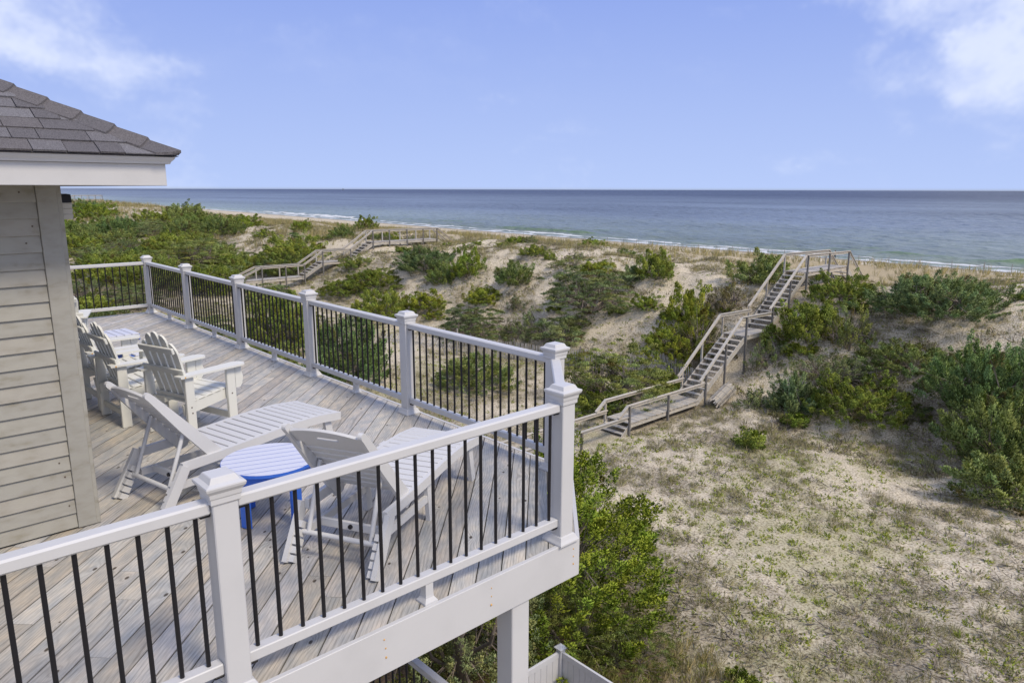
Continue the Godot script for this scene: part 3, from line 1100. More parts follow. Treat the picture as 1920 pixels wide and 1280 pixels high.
# ------------------------------------------------------------------ sand fences
func build_fences():
	var g := geo()
	g.box(Vector3(0.038, 1.2, 0.011), Transform3D.IDENTITY, 0.0)
	var slat_mesh := g.mesh()
	var lines := [[[Vector2(31.4, -20.2), Vector2(31.6, -22.5), Vector2(30.4, -25.5), Vector2(28.6, -29.0), Vector2(26.3, -33.2)], "grey slatted sand fence at the foot of the dune beside the lower stairs", 0.0, 0.085], [[Vector2(26.1, -33.6), Vector2(24.9, -35.4), Vector2(23.4, -37.6)], "collapsed length of slatted sand fence lying over in the trough", 1.05, 0.10]]
	for l in lines:
		var t := thing("sand_fence", l[1], "sand fence")
		var pts: Array = l[0]
		for i in pts.size() - 1:
			var a: Vector2 = pts[i]
			var b: Vector2 = pts[i + 1]
			var n := int(a.distance_to(b) / l[3])
			var dir := (b - a).normalized()
			var wires := [[], [], []]
			for k in n + 1:
				var p := a.lerp(b, float(k) / n)
				var lean: float = l[2] + 0.16 * n_mid.get_noise_2d(p.x * 2.0, p.y * 2.0) + rng.randf_range(-0.03, 0.03)
				if i == 0 and l[2] == 0.0:
					lean += 0.12
				var yaw := atan2(-dir.y, dir.x)
				var bas := Basis(Vector3.UP, yaw) * Basis(Vector3.RIGHT, lean) * Basis(Vector3.BACK, rng.randf_range(-0.05, 0.05) + (-0.25 * (1.0 - k / float(n)) if i == 0 and l[2] == 0.0 else 0.0))
				var o := Vector3(p.x, height(p.x, p.y) - 0.12, p.y)
				part(t, "slat", slat_mesh, M.slat if rng.randf() < 0.7 else M.grey_wood_0, Transform3D(bas, o + bas * Vector3(0, 0.55, 0)))
				for w in 3:
					wires[w].append(o + bas * Vector3(0, 0.22 + 0.33 * w, 0.009))
				if k % 32 == 16 and l[2] == 0.0:
					g = geo()
					g.tube([Vector3(p.x, o.y - 0.2, p.y + 0.06), Vector3(p.x, o.y + 1.35, p.y + 0.06)], [0.05, 0.045], 8)
					part(t, "post", g, M.post_wood)
			for w in 3:
				g = geo()
				g.tube(wires[w], wires[w].map(func(_x): return 0.004), 4, false)
				part(t, "wire", g, M.post_wood)
	# two bare poles by the collapsed length
	for q in [[Vector2(25.2, -33.2), "thinner"], [Vector2(25.9, -32.9), "thicker"]]:
		g = geo()
		g.tube([Vector3(0, -0.3, 0), Vector3(0.02, 1.6, 0.02)], [0.045, 0.04] if q[1] == "thinner" else [0.06, 0.055], 8)
		var t := thing("fence_pole", "%s of two bare poles standing in the trough behind the railing" % q[1], "pole", Vector3(q[0].x, height(q[0].x, q[0].y), q[0].y))
		part(t, "shaft", g, M.slat)
	# a roll of sand fence lying beside the lower stairs
	var roll := thing("rolled_fence", "rolled-up bundle of grey sand fence slats beside the lower stairs", "sand fence", Vector3(30.3, height(30.3, -18.0) + 0.36, -17.95))
	var axis_x := Vector3(0.90, 0.38, 0.02).normalized()
	var axis_z := axis_x.cross(Vector3.UP).normalized()
	var axis_y := axis_z.cross(axis_x)
	for k in 74:
		var a := k * 0.27
		var r := 0.36 - 0.0022 * k
		g = geo()
		var out := axis_y * sin(a) + axis_z * cos(a)
		var tan := axis_x.cross(out)
		g.box(Vector3(1.45, 0.012, 0.040), Transform3D(Basis(axis_x, out, axis_x.cross(out)), out * r + axis_x * rng.randf_range(-0.16, 0.16)), 0.0)
		part(roll, "slat", g, M["grey_wood_%d" % [2, 3, 0, 1, 2][k % 5]])
	for s in [-0.45, 0.0, 0.45]:
		g = geo()
		var ring := []
		for k in 25:
			var a := TAU * k / 24.0
			ring.append((axis_y * sin(a) + axis_z * cos(a)) * 0.375 + axis_x * s)
		g.tube(ring, ring.map(func(_x): return 0.006), 4, false)
		part(roll, "wire", g, M.post_wood)
	# posts of the long beach fence
	var bf := thing("beach_fence", "long line of thin dark fence posts and wire along the beach", "fence")
	g = geo()
	g.tube([Vector3(0, -0.3, 0), Vector3(0, 1.15, 0)], [0.034, 0.03], 6)
	var pole := g.mesh()
	var tops := []
	var z := -12.0
	while z > -420.0:
		var x := 86.0 + 0.07 * (-z - 40.0) + n_big.get_noise_2d(z, 3.0) * 1.5
		var b := Basis(Vector3.BACK, rng.randf_range(-0.06, 0.06)) * Basis(Vector3.RIGHT, rng.randf_range(-0.06, 0.06))
		part(bf, "post", pole, M.grey_wood_3, Transform3D(b.scaled(Vector3(1, rng.randf_range(0.8, 1.15), 1)), Vector3(x, height(x, z), z)))
		tops.append(Vector3(x, height(x, z) + 0.95, z))
		z -= rng.randf_range(2.2, 3.4)
	g = geo()
	g.tube(tops, tops.map(func(_x): return 0.006), 4, false)
	part(bf, "wire", g, M.post_wood)


# ------------------------------------------------------------------ furniture on the deck
# a band of even width along a line in the xy plane, from z0 to z1
func ribbon(g: Geo, line: Array, wide: float, z0: float, z1: float):
	var up := []
	var lo := []
	for i in line.size():
		var d: Vector2 = (line[mini(i + 1, line.size() - 1)] - line[maxi(i - 1, 0)]).normalized()
		var m := Vector2(-d.y, d.x)
		var k := 1.0
		if i > 0 and i < line.size() - 1:
			k = 1.0 / maxf(0.6, m.dot(Vector2(-(line[i + 1] - line[i]).y, (line[i + 1] - line[i]).x).normalized()))
		up.append(line[i] + m * wide * 0.5 * k)
		lo.append(line[i] - m * wide * 0.5 * k)
	lo.reverse()
	g.plate(PackedVector2Array(up + lo), z0, z1)


func curve_at(line: Array, x: float) -> Array:
	for i in line.size() - 1:
		if x <= line[i + 1].x or i == line.size() - 2:
			var t: float = (x - line[i].x) / (line[i + 1].x - line[i].x)
			return [line[i].lerp(line[i + 1], t), (line[i + 1] - line[i]).angle()]
	return []


func make_chaise(label: String) -> Node3D:
	var t := thing("chaise_lounge", label, "lounge chair", Vector3.ZERO, 0.0, "white slatted lounge chairs")
	var m: Material = M.plastic
	var seat := [Vector2(0.16, 0.320), Vector2(0.5, 0.328), Vector2(0.75, 0.338), Vector2(0.98, 0.352), Vector2(1.2, 0.360), Vector2(1.42, 0.356), Vector2(1.66, 0.330)]
	for s in [-1.0, 1.0]:
		var z: float = s * 0.285
		var g := geo()
		ribbon(g, seat, 0.068, z - 0.017, z + 0.017)
		part(t, "side_rail", g, m)
		g = geo()
		ribbon(g, [Vector2(-0.03, 0.0), Vector2(0.165, 0.335)], 0.075, z + s * 0.0175, z + s * 0.051)
		part(t, "leg", g, m)
		# notched inner strip of the rear leg
		g = geo()
		for k in 5:
			var c := Vector2(-0.005, 0.0).lerp(Vector2(0.12, 0.24), k / 5.0)
			ribbon(g, [c + Vector2(-0.012, 0.0), c + Vector2(0.012, 0.034)], 0.062, z - s * 0.022, z + s * 0.017)
		part(t, "notched_strip", g, m)
		g = geo()
		ribbon(g, [Vector2(0.84, 0.0), Vector2(0.80, 0.36)], 0.068, z - s * 0.05, z - s * 0.018)
		part(t, "leg", g, m)
		g = geo()
		ribbon(g, [Vector2(1.60, 0.0), Vector2(1.53, 0.34)], 0.068, z - s * 0.05, z - s * 0.018)
		part(t, "leg", g, m)
		g = geo()
		ribbon(g, [Vector2(0.13, 0.175), Vector2(0.80, 0.175)], 0.052, z - s * 0.05, z - s * 0.023)
		part(t, "lower_rail", g, m)
	# seat slats
	for k in 15:
		var at := curve_at(seat, 0.515 + k * 0.079)
		var g := geo()
		g.box(Vector3(0.068, 0.018, 0.536), Transform3D(Basis(Vector3.BACK, at[1]), Vector3(at[0].x, at[0].y + 0.026, 0)), 0.004)
		part(t, "seat_slat", g, m)
	# reclined back: frame, slats and a curved head board with a hand slot
	var foot := Vector2(0.49, 0.345)
	var head := Vector2(0.0, 0.885)
	var dir := (head - foot).normalized()
	var back := Node3D.new()
	back.name = "backrest"
	t.add_child(back)
	back.transform = Transform3D(Basis(Vector3(dir.x, dir.y, 0), Vector3(-dir.y, dir.x, 0) * -1.0, Vector3(0, 0, -1)), Vector3(foot.x, foot.y, 0))
	var ln := foot.distance_to(head)
	for s in [-1.0, 1.0]:
		var g := geo()
		var edge := PackedVector2Array([Vector2(-0.06, 0.016), Vector2(-0.075, -0.02), Vector2(-0.05, -0.085), Vector2(ln * 0.55, -0.066), Vector2(ln, -0.036)])
		for k in 7:
			edge.append(Vector2(ln + 0.03 + 0.024 * sin(k * PI / 6.0), -0.012 - 0.024 * cos(k * PI / 6.0)))
		edge.append(Vector2(ln - 0.02, 0.015))
		g.plate(edge, s * 0.247, s * 0.277)
		part(back, "side_frame", g, m)
	for k in 8:
		var g := geo()
		var x := 0.045 + k * 0.073
		g.box(Vector3(0.061, 0.017, 0.49), Transform3D(Basis.IDENTITY, Vector3(x, 0.002, 0)), 0.005)
		part(back, "back_slat", g, m)
	var g := geo()
	var lay := Transform3D(Basis(Vector3(1, 0, 0), Vector3(0, 0, 1), Vector3(0, -1, 0)), Vector3(0, -0.006, 0))
	var x0 := ln - 0.112
	var arc := PackedVector2Array([Vector2(x0 + 0.085, -0.245), Vector2(x0 + 0.085, 0.245)])
	for k in 13:
		var f := lerpf(0.245, -0.245, k / 12.0)
		arc.append(Vector2(x0 + 0.118 + 0.045 * (1.0 - pow(f / 0.245, 2)), f))
	g.plate(PackedVector2Array([Vector2(x0, -0.245), Vector2(x0, 0.245), Vector2(x0 + 0.06, 0.245), Vector2(x0 + 0.06, -0.245)]), 0.0, 0.018, lay)
	g.plate(PackedVector2Array([Vector2(x0 + 0.0601, -0.245), Vector2(x0 + 0.0601, -0.075), Vector2(x0 + 0.0849, -0.075), Vector2(x0 + 0.0849, -0.245)]), 0.0, 0.018, lay)
	g.plate(PackedVector2Array([Vector2(x0 + 0.0601, 0.075), Vector2(x0 + 0.0601, 0.245), Vector2(x0 + 0.0849, 0.245), Vector2(x0 + 0.0849, 0.075)]), 0.0, 0.018, lay)
	g.plate(arc, 0.0, 0.018, lay)
	part(back, "head_board", g, m)
	# prop bars, notch bar, cross board with its knob, small arm tab
	for s in [-1.0, 1.0]:
		g = geo()
		g.tube([Vector3(0.245, 0.60, s * 0.225), Vector3(0.085, 0.175, s * 0.225)], [0.015, 0.015], 10)
		part(t, "prop_bar", g, m)
	g = geo()
	g.tube([Vector3(0.082, 0.17, -0.27), Vector3(0.082, 0.17, 0.27)], [0.017, 0.017], 10)
	part(t, "notch_bar", g, m)
	g = geo()
	g.bb(Vector3(0.215, 0.155, -0.225), Vector3(0.238, 0.215, 0.225), 0.005)
	part(t, "cross_board", g, m)
	g = geo()
	g.tube([Vector3(0.2145, 0.185, 0.0), Vector3(0.202, 0.185, 0.0)], [0.016, 0.014], 12)
	part(t, "knob", g, M.black)
	g = geo()
	g.bb(Vector3(1.16, 0.350, -0.35), Vector3(1.25, 0.378, -0.303), 0.008)
	part(t, "arm_tab", g, m)
	g = geo()
	g.bb(Vector3(0.56, 0.325, -0.35), Vector3(0.65, 0.352, -0.303), 0.008)
	part(t, "arm_tab", g, m)
	return t


func make_chair(label: String) -> Node3D:
	var t := thing("adirondack_chair", label, "chair", Vector3.ZERO, 0.0, "white slatted deck chairs in a row")
	var m: Material = M.plastic_old
	for s in [-1.0, 1.0]:
		var g := geo()
		g.bb(Vector3(0.51, 0.0, s * 0.296 - 0.018), Vector3(0.605, 0.622, s * 0.296 + 0.018), 0.005)
		part(t, "leg", g, m)
		g = geo()
		g.bb(Vector3(0.06, 0.0, s * 0.296 - 0.018), Vector3(0.15, 0.622, s * 0.296 + 0.018), 0.005)
		part(t, "leg", g, m)
		# arm with rounded front
		g = geo()
		var pts := PackedVector2Array([Vector2(0.0, s * 0.24), Vector2(0.0, s * 0.345)])
		for k in 7:
			var a := k / 6.0 * PI
			pts.append(Vector2(0.645 + 0.07 * sin(a), s * (0.2925 + 0.0825 * cos(a))))
		pts.append(Vector2(0.45, s * 0.215))
		g.plate(pts, -0.640, -0.622, Transform3D(Basis(Vector3.RIGHT, Vector3(0, 0, 1), Vector3(0, -1, 0)), Vector3.ZERO))
		part(t, "arm", g, m)
		# scalloped bracket under the arm
		g = geo()
		g.plate(PackedVector2Array([Vector2(0.61, 0.62), Vector2(0.69, 0.62), Vector2(0.68, 0.56), Vector2(0.70, 0.50), Vector2(0.685, 0.43), Vector2(0.66, 0.40), Vector2(0.61, 0.40)]), s * 0.296 - 0.012, s * 0.296 + 0.012)
		part(t, "arm_bracket", g, m)
		g = geo()
		ribbon(g, [Vector2(0.06, 0.30), Vector2(0.60, 0.375)], 0.105, s * 0.277 - 0.012 * s, s * 0.277 - 0.036 * s)
		part(t, "seat_rail", g, m)
		for b in [Vector2(0.105, 0.33), Vector2(0.11, 0.275), Vector2(0.555, 0.36)]:
			g = geo()
			g.tube([Vector3(b.x, b.y, s * 0.31), Vector3(b.x, b.y, s * 0.3165)], [0.008, 0.007], 8)
			part(t, "bolt", g, M.bolt)
		g = geo()
		g.tube([Vector3(0.045, 0.629, s * 0.33), Vector3(0.045, 0.631, s * 0.3485)], [0.009, 0.008], 8)
		part(t, "bolt", g, M.rust)
	for k in 6:
		var g := geo()
		var f := k / 5.0
		g.box(Vector3(0.078, 0.02, 0.53), Transform3D(Basis(Vector3.BACK, 0.14 + (-0.35 if k == 5 else 0.0)), Vector3(0.165 + f * 0.445, 0.365 + f * 0.055 + (-0.012 if k == 5 else 0.0), 0)), 0.006)
		part(t, "seat_slat", g, m)
	# fanned back
	for k in 5:
		var g := geo()
		var c := k - 2.0
		var topw := 0.105
		var high: float = [0.60, 0.685, 0.715, 0.685, 0.60][k]
		var pts := PackedVector2Array([Vector2(0, c * 0.094 - 0.036), Vector2(0, c * 0.094 + 0.036)])
		for j in 6:
			var a := j / 5.0 * PI
			var tilt := c * -0.02
			pts.append(Vector2(high - 0.04 + 0.045 * sin(a) + tilt * cos(a), c * 0.108 + 0.042 * cos(a)))
		var lean := Vector2(-0.27, 0.963)
		g.plate(pts, 0.0, 0.019, Transform3D(Basis(Vector3(lean.x, lean.y, 0), Vector3(0, 0, 1), Vector3(lean.y, -lean.x, 0)), Vector3(0.185, 0.335, 0)))
		part(t, "back_slat", g, m)
	for b in [[0.155, 0.385, 0.52], [0.07, 0.66, 0.60], [0.012, 0.865, 0.50]]:
		var g := geo()
		g.box(Vector3(0.026, 0.058, b[2]), Transform3D(Basis(Vector3.BACK, 0.273), Vector3(b[0], b[1], 0)), 0.005)
		part(t, "back_brace", g, m)
	var g := geo()
	g.bb(Vector3(0.09, 0.10, -0.277), Vector3(0.118, 0.165, 0.277), 0.005)
	part(t, "stretcher", g, m)
	g = geo()
	g.bb(Vector3(0.548, 0.10, -0.277), Vector3(0.575, 0.165, 0.277), 0.005)
	part(t, "stretcher", g, m)
	return t


func make_square_table(label: String) -> Node3D:
	var t := thing("side_table", label, "table", Vector3.ZERO, 0.0, "square slatted side tables")
	for k in 5:
		var g := geo()
		g.bb(Vector3(-0.23 + k * 0.094, 0.43, -0.24), Vector3(-0.23 + k * 0.094 + 0.084, 0.45, 0.24), 0.005)
		part(t, "top_slat", g, M.pale_blue)
	for s in [-1.0, 1.0]:
		var g := geo()
		g.bb(Vector3(-0.235, 0.372, s * 0.225 - 0.012), Vector3(0.235, 0.429, s * 0.225 + 0.012), 0.004)
		part(t, "apron", g, M.plastic)
		g = geo()
		g.bb(Vector3(s * 0.238 - 0.011, 0.355, -0.21), Vector3(s * 0.238 + 0.011, 0.4285, 0.21), 0.004)
		part(t, "apron", g, M.blue)
		for q in [-1.0, 1.0]:
			g = geo()
			g.bb(Vector3(s * 0.205 - 0.02, 0.0, q * 0.195 - 0.018), Vector3(s * 0.205 + 0.02, 0.428, q * 0.195 + 0.018), 0.004)
			part(t, "leg", g, M.plastic if q > 0 else M.blue)
	for k in 4:
		var g := geo()
		g.bb(Vector3(-0.18 + k * 0.092, 0.14, -0.18), Vector3(-0.18 + k * 0.092 + 0.082, 0.158, 0.18), 0.004)
		part(t, "shelf_slat", g, M.blue)
	return t


func build_furniture():
	var l := make_chaise("white slatted lounge chair between the blue round table and the house wall")
	l.position = Vector3(1.385, 0.0, -5.515)
	l.rotation.y = deg_to_rad(12.5)
	copy_of(l, "white slatted lounge chair nearest the foreground railing, right of the blue round table", Vector3(1.97, 0.0, -3.77), deg_to_rad(27.3))
	var c := make_chair("white slatted armchair standing forward of the row, seen whole from behind")
	c.position = Vector3(1.985, 0.0, -6.98)
	c.rotation.y = deg_to_rad(17.0)
	copy_of(c, "white slatted armchair half hidden behind the forward armchair", Vector3(1.715, 0.0, -7.88), deg_to_rad(4.0))
	copy_of(c, "white slatted armchair mostly hidden by the house corner board", Vector3(1.705, 0.0, -8.66), deg_to_rad(2.0))
	copy_of(c, "farthest white slatted armchair, only its edge showing past the corner board", Vector3(1.94, 0.0, -10.85), deg_to_rad(75.0))
	var s := make_square_table("square slatted table in front of the farthest armchair, blue legs and pale top")
	s.position = Vector3(2.48, 0.0, -10.4)
	s.rotation.y = deg_to_rad(4.0)
	copy_of(s, "square blue slatted table glimpsed between the armchairs", Vector3(2.5, 0.0, -9.1), deg_to_rad(8.0))
	# round blue table between the two lounge chairs
	var t := thing("round_table", "round blue plank-top table between the two lounge chairs", "table", Vector3(2.03, 0.0, -4.74), deg_to_rad(-18.0))
	var disc := PackedVector2Array()
	for k in 48:
		disc.append(Vector2(cos(TAU * k / 48), sin(TAU * k / 48)) * 0.325)
	var lay := Transform3D(Basis(Vector3.RIGHT, Vector3(0, 0, 1), Vector3(0, -1, 0)), Vector3.ZERO)
	for k in 8:
		var z := -0.325 + k * 0.0815
		for cut in Geometry2D.intersect_polygons(disc, PackedVector2Array([Vector2(-0.4, z), Vector2(0.4, z), Vector2(0.4, z + 0.078), Vector2(-0.4, z + 0.078)])):
			var g := geo()
			g.plate(cut, -0.432, -0.412, lay)
			var p := part(t, "top_plank", g, M.blue)
			# the upper face is a thin layer of paler blue
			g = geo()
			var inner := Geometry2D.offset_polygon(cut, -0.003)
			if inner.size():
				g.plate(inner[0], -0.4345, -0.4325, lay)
				part(p, "pale_face", g, M.pale_blue)
	var g := geo()
	var ring := PackedVector2Array()
	for k in 33:
		ring.append(Vector2(cos(TAU * k / 32), sin(TAU * k / 32)) * 0.285)
	for k in 32:
		var a := ring[k]
		var b := ring[k + 1]
		g.face([Vector3(a.x, 0.345, a.y), Vector3(b.x, 0.345, b.y), Vector3(b.x, 0.4115, b.y), Vector3(a.x, 0.4115, a.y)], Vector3(a.x, 0, a.y))
		g.face([Vector3(a.x, 0.345, a.y) * Vector3(0.92, 1, 0.92), Vector3(b.x, 0.345, b.y) * Vector3(0.92, 1, 0.92), Vector3(b.x, 0.4115, b.y) * Vector3(0.92, 1, 0.92), Vector3(a.x, 0.4115, a.y) * Vector3(0.92, 1, 0.92)], -Vector3(a.x, 0, a.y))
		g.face([Vector3(a.x, 0.345, a.y), Vector3(b.x, 0.345, b.y), Vector3(b.x * 0.92, 0.345, b.y * 0.92), Vector3(a.x * 0.92, 0.345, a.y * 0.92)], Vector3.DOWN)
	part(t, "apron", g, M.blue)
	for k in 4:
		var a := TAU * (k + 0.5) / 4.0 + 0.15
		g = geo()
		g.box(Vector3(0.03, 0.41, 0.085), Transform3D(Basis(Vector3.UP, -a), Vector3(cos(a) * 0.235, 0.205, sin(a) * 0.235)), 0.006)
		part(t, "leg", g, M.blue)


# ------------------------------------------------------------------ shrubs
var plants := {}


class Leaves:
	var v := PackedVector3Array()
	var n := PackedVector3Array()
	var c := PackedColorArray()
	var r := RandomNumberGenerator.new()

	func spray(p: Vector3, d: Vector3, out: Vector3, ln: float, wd: float, col: Color, tip: Color):
		var side := d.cross(out + Vector3(r.randf_range(-0.7, 0.7), r.randf_range(-0.7, 0.7), r.randf_range(-0.7, 0.7)))
		if side.length_squared() < 1e-5:
			return
		side = side.normalized() * wd * 0.5
		var m := p + d * ln * 0.42 - out * ln * 0.06
		var q := p + d * ln
		var g := (q - p).cross(side)
		if g.dot(out) < 0:
			side = -side
			g = -g
		var nn := (g.normalized() * 0.55 + out * 0.8).normalized()
		# clockwise seen from «out»
		v.append(p); v.append(m + side); v.append(q)
		v.append(p); v.append(q); v.append(m - side)
		for k in 6:
			n.append(nn)
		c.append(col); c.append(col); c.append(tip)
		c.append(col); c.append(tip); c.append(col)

	func mesh() -> ArrayMesh:
		var a := []
		a.resize(Mesh.ARRAY_MAX)
		a[Mesh.ARRAY_VERTEX] = v
		a[Mesh.ARRAY_NORMAL] = n
		a[Mesh.ARRAY_COLOR] = c
		var m := ArrayMesh.new()
		m.add_surface_from_arrays(Mesh.PRIMITIVE_TRIANGLES, a)
		return m


# kind: [base colour, tip colour, tuft length, tuft radius, leaf length, leaf width, upward pull, leaves per tuft, tufts per square metre, share left bare, flat pads]
const KINDS := {  # leaf bases darkened for inner shade, tips paled beyond their own colour for light
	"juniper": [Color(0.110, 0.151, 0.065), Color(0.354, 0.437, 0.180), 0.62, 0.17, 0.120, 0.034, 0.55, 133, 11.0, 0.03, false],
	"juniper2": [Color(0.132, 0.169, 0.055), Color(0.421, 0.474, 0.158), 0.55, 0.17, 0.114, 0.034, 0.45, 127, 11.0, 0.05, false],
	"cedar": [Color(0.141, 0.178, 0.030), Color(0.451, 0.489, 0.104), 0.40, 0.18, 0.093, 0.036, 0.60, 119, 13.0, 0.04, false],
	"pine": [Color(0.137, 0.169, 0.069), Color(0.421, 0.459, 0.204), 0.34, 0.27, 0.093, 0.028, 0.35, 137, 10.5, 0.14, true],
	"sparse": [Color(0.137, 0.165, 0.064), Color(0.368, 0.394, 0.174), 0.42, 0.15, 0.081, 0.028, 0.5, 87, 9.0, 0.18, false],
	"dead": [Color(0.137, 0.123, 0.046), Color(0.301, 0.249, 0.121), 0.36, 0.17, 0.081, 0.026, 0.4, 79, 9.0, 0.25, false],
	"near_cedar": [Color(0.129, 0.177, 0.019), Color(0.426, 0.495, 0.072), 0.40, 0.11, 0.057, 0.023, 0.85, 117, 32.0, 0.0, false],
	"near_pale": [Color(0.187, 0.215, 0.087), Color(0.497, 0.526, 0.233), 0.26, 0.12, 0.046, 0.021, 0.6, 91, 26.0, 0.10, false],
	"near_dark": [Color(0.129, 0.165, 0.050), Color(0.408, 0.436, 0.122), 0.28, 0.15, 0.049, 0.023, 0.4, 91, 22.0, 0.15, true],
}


func grow(kind: String, w: float, h: float, sd: int) -> Array:
	var k: Array = KINDS[kind]
	var g := Leaves.new()
	var r := g.r
	r.seed = sd
	var shape := noise(FastNoiseLite.TYPE_SIMPLEX_SMOOTH, 1.0, 2, sd)
	var stems := geo()
	var area := PI * w * w * 0.25 + PI * w * h * 0.62
	var count := int(area * k[8] * 0.8)
	var spread: bool = kind.begins_with("juniper")
	# main limbs
	var limbs := []
	for i in 5 + int(w * 1.3):
		var a := r.randf() * TAU
		var reach := r.randf_range(0.45, 0.9)
		var tip := Vector3(cos(a) * w * 0.46 * reach, h * r.randf_range(0.5, 0.85) * (1.05 - 0.45 * reach), sin(a) * w * 0.46 * reach)
		var kink := tip * 0.45 + Vector3(r.randf_range(-0.12, 0.12) * w, h * 0.08, r.randf_range(-0.12, 0.12) * w)
		var root := Vector3(r.randf_range(-0.05, 0.05) * w, -0.1, r.randf_range(-0.05, 0.05) * w)
		var thick := 0.018 + 0.012 * w
		stems.tube([root, kink, tip], [thick, thick * 0.7, thick * 0.2], 5, false)
		limbs.append(tip)
	for i in count:
		var a := r.randf() * TAU
		var se := pow(r.randf(), 0.8)
		var ce := sqrt(maxf(0.0, 1.0 - se * se))
		var d := Vector3(cos(a) * ce, se, sin(a) * ce)
		var bulge := 1.0 + 0.42 * shape.get_noise_3d(d.x * 1.3, d.y * 1.3, d.z * 1.3) + 0.26 * shape.get_noise_3d(d.x * 3.4 + 9, d.y * 3.4, d.z * 3.4)
		if shape.get_noise_3d(d.x * 2.3 + 40, d.y * 2.3, d.z * 2.3) < -0.95 + k[9] * 2.6 - 0.35 and r.randf() < 0.85:
			continue
		var inner := 1.0 if r.randf() < 0.72 else r.randf_range(0.45, 0.85)
		if r.randf() < (0.04 if kind.begins_with("near") else 0.10):
			inner = r.randf_range(1.08, 1.28)
		var p := Vector3(d.x * w * 0.5, 0.10 * h + d.y * h * 0.80, d.z * w * 0.5) * bulge * inner
		p.y = maxf(p.y, 0.05)
		var scale := r.randf_range(0.75, 1.25)
		var out := Vector3(d.x / (w * 0.5), d.y / h, d.z / (w * 0.5)).normalized()
		var ax: Vector3 = (out * (0.7 if not spread else 1.0) + Vector3.UP * k[6] + Vector3(r.randf_range(-0.35, 0.35), r.randf_range(-0.1, 0.35), r.randf_range(-0.35, 0.35))).normalized()
		var ln: float = k[2] * scale
		var rad: float = k[3] * scale
		p -= ax * ln * 0.55
		var s1: Vector3 = ax.cross(Vector3(0.31, 0.2, 0.93)).normalized()
		var s2: Vector3 = ax.cross(s1)
		if k[10]:
			s1 = Vector3.RIGHT
			s2 = Vector3.BACK
		# every tuft has its own shade of green
		var tone := r.randf_range(0.62, 1.38)
		var warm := r.randf_range(-0.14, 0.09)
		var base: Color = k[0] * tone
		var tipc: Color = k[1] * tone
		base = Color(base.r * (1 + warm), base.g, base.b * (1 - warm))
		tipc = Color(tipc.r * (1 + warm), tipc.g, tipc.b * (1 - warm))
		if r.randf() < 0.025:
			base = base.lerp(Color(0.16, 0.11, 0.05), 0.7)
			tipc = base
		for j in int(k[7] * scale):
			var t := pow(r.randf(), 0.85)
			var b := r.randf() * TAU
			var rr: float = rad * sqrt(r.randf()) * (1.05 - 0.85 * t)
			var radial: Vector3 = s1 * cos(b) + s2 * sin(b)
			var q: Vector3 = p + ax * ln * t + radial * rr
			if k[10]:
				q = p + ax * ln * 0.6 + radial * rr * 1.25 * (1.05 - 0.3 * t) + Vector3.UP * (0.09 * (1.0 - rr / rad) + r.randf_range(-0.04, 0.04))
			var dd: Vector3 = (ax * 0.75 + radial * 0.75 + Vector3.UP * 0.25 + Vector3(r.randf_range(-0.4, 0.4), r.randf_range(-0.3, 0.4), r.randf_range(-0.4, 0.4))).normalized()
			var outn: Vector3 = (out * 0.5 + radial * 0.65 + Vector3.UP * 0.35).normalized()
			var vary := r.randf_range(0.8, 1.2)
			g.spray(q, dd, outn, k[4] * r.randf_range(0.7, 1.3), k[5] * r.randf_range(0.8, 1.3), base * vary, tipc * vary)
		if (kind == "pine" or kind == "sparse" or kind == "dead" or i % 5 == 0) and limbs.size():
			var best: Vector3 = limbs[0]
			for l in limbs:
				if l.distance_squared_to(p) < best.distance_squared_to(p):
					best = l
			stems.tube([best * r.randf_range(0.5, 0.9), p + ax * ln * 0.5], [0.012 + 0.003 * w, 0.004], 4, false)
	# a skirt of bare grey twigs round the foot
	if not kind.begins_with("near"):
		for i in int(14 + w * 9.0):
			var a := r.randf() * TAU
			var p := Vector3(cos(a), 0, sin(a)) * w * r.randf_range(0.30, 0.52) + Vector3.UP * 0.06
			var d := Vector3(cos(a) + r.randf_range(-0.6, 0.6), r.randf_range(0.1, 0.9), sin(a) + r.randf_range(-0.6, 0.6)).normalized()
			stems.tube([p, p + d * r.randf_range(0.2, 0.5)], [0.010, 0.003], 3, false)
	if kind == "dead" or kind == "sparse":
		for i in count:
			var a := r.randf() * TAU
			var p := Vector3(cos(a) * w * 0.4 * sqrt(r.randf()), h * r.randf_range(0.2, 0.7), sin(a) * w * 0.4 * sqrt(r.randf()))
			var d := Vector3(cos(a) * 0.6, r.randf_range(0.3, 1.2), sin(a) * 0.6).normalized()
			stems.tube([p, p + d * r.randf_range(0.25, 0.55)], [0.009, 0.003], 3, false)
	return [g.mesh(), stems.mesh()]


# the stock plant of that kind and size class, grown once
func stock(kind: String, w: float) -> Array:
	var cls := 0
	var ws := [1.1, 2.4, 4.2, 6.2]
	var hs := [0.8, 1.6, 2.4, 2.6]
	if kind.begins_with("near"):
		ws = [0.0, 0.0, 3.7]
		hs = [0.0, 0.0, 3.3]
	if kind.begins_with("near"):
		cls = 2
	elif w > 4.9 and kind == "juniper":
		cls = 3
	elif w > 3.2:
		cls = 2
	elif w > 1.6:
		cls = 1
	var variant := 0 if cls == 0 or kind.begins_with("near") else rng.randi_range(0, 1)
	var key := "%s_%d_%d" % [kind, cls, variant]
	if not plants.has(key):
		plants[key] = grow(kind, ws[cls], hs[cls], absi(hash(key)) % 100000)
	return [plants[key], ws[cls], hs[cls]]


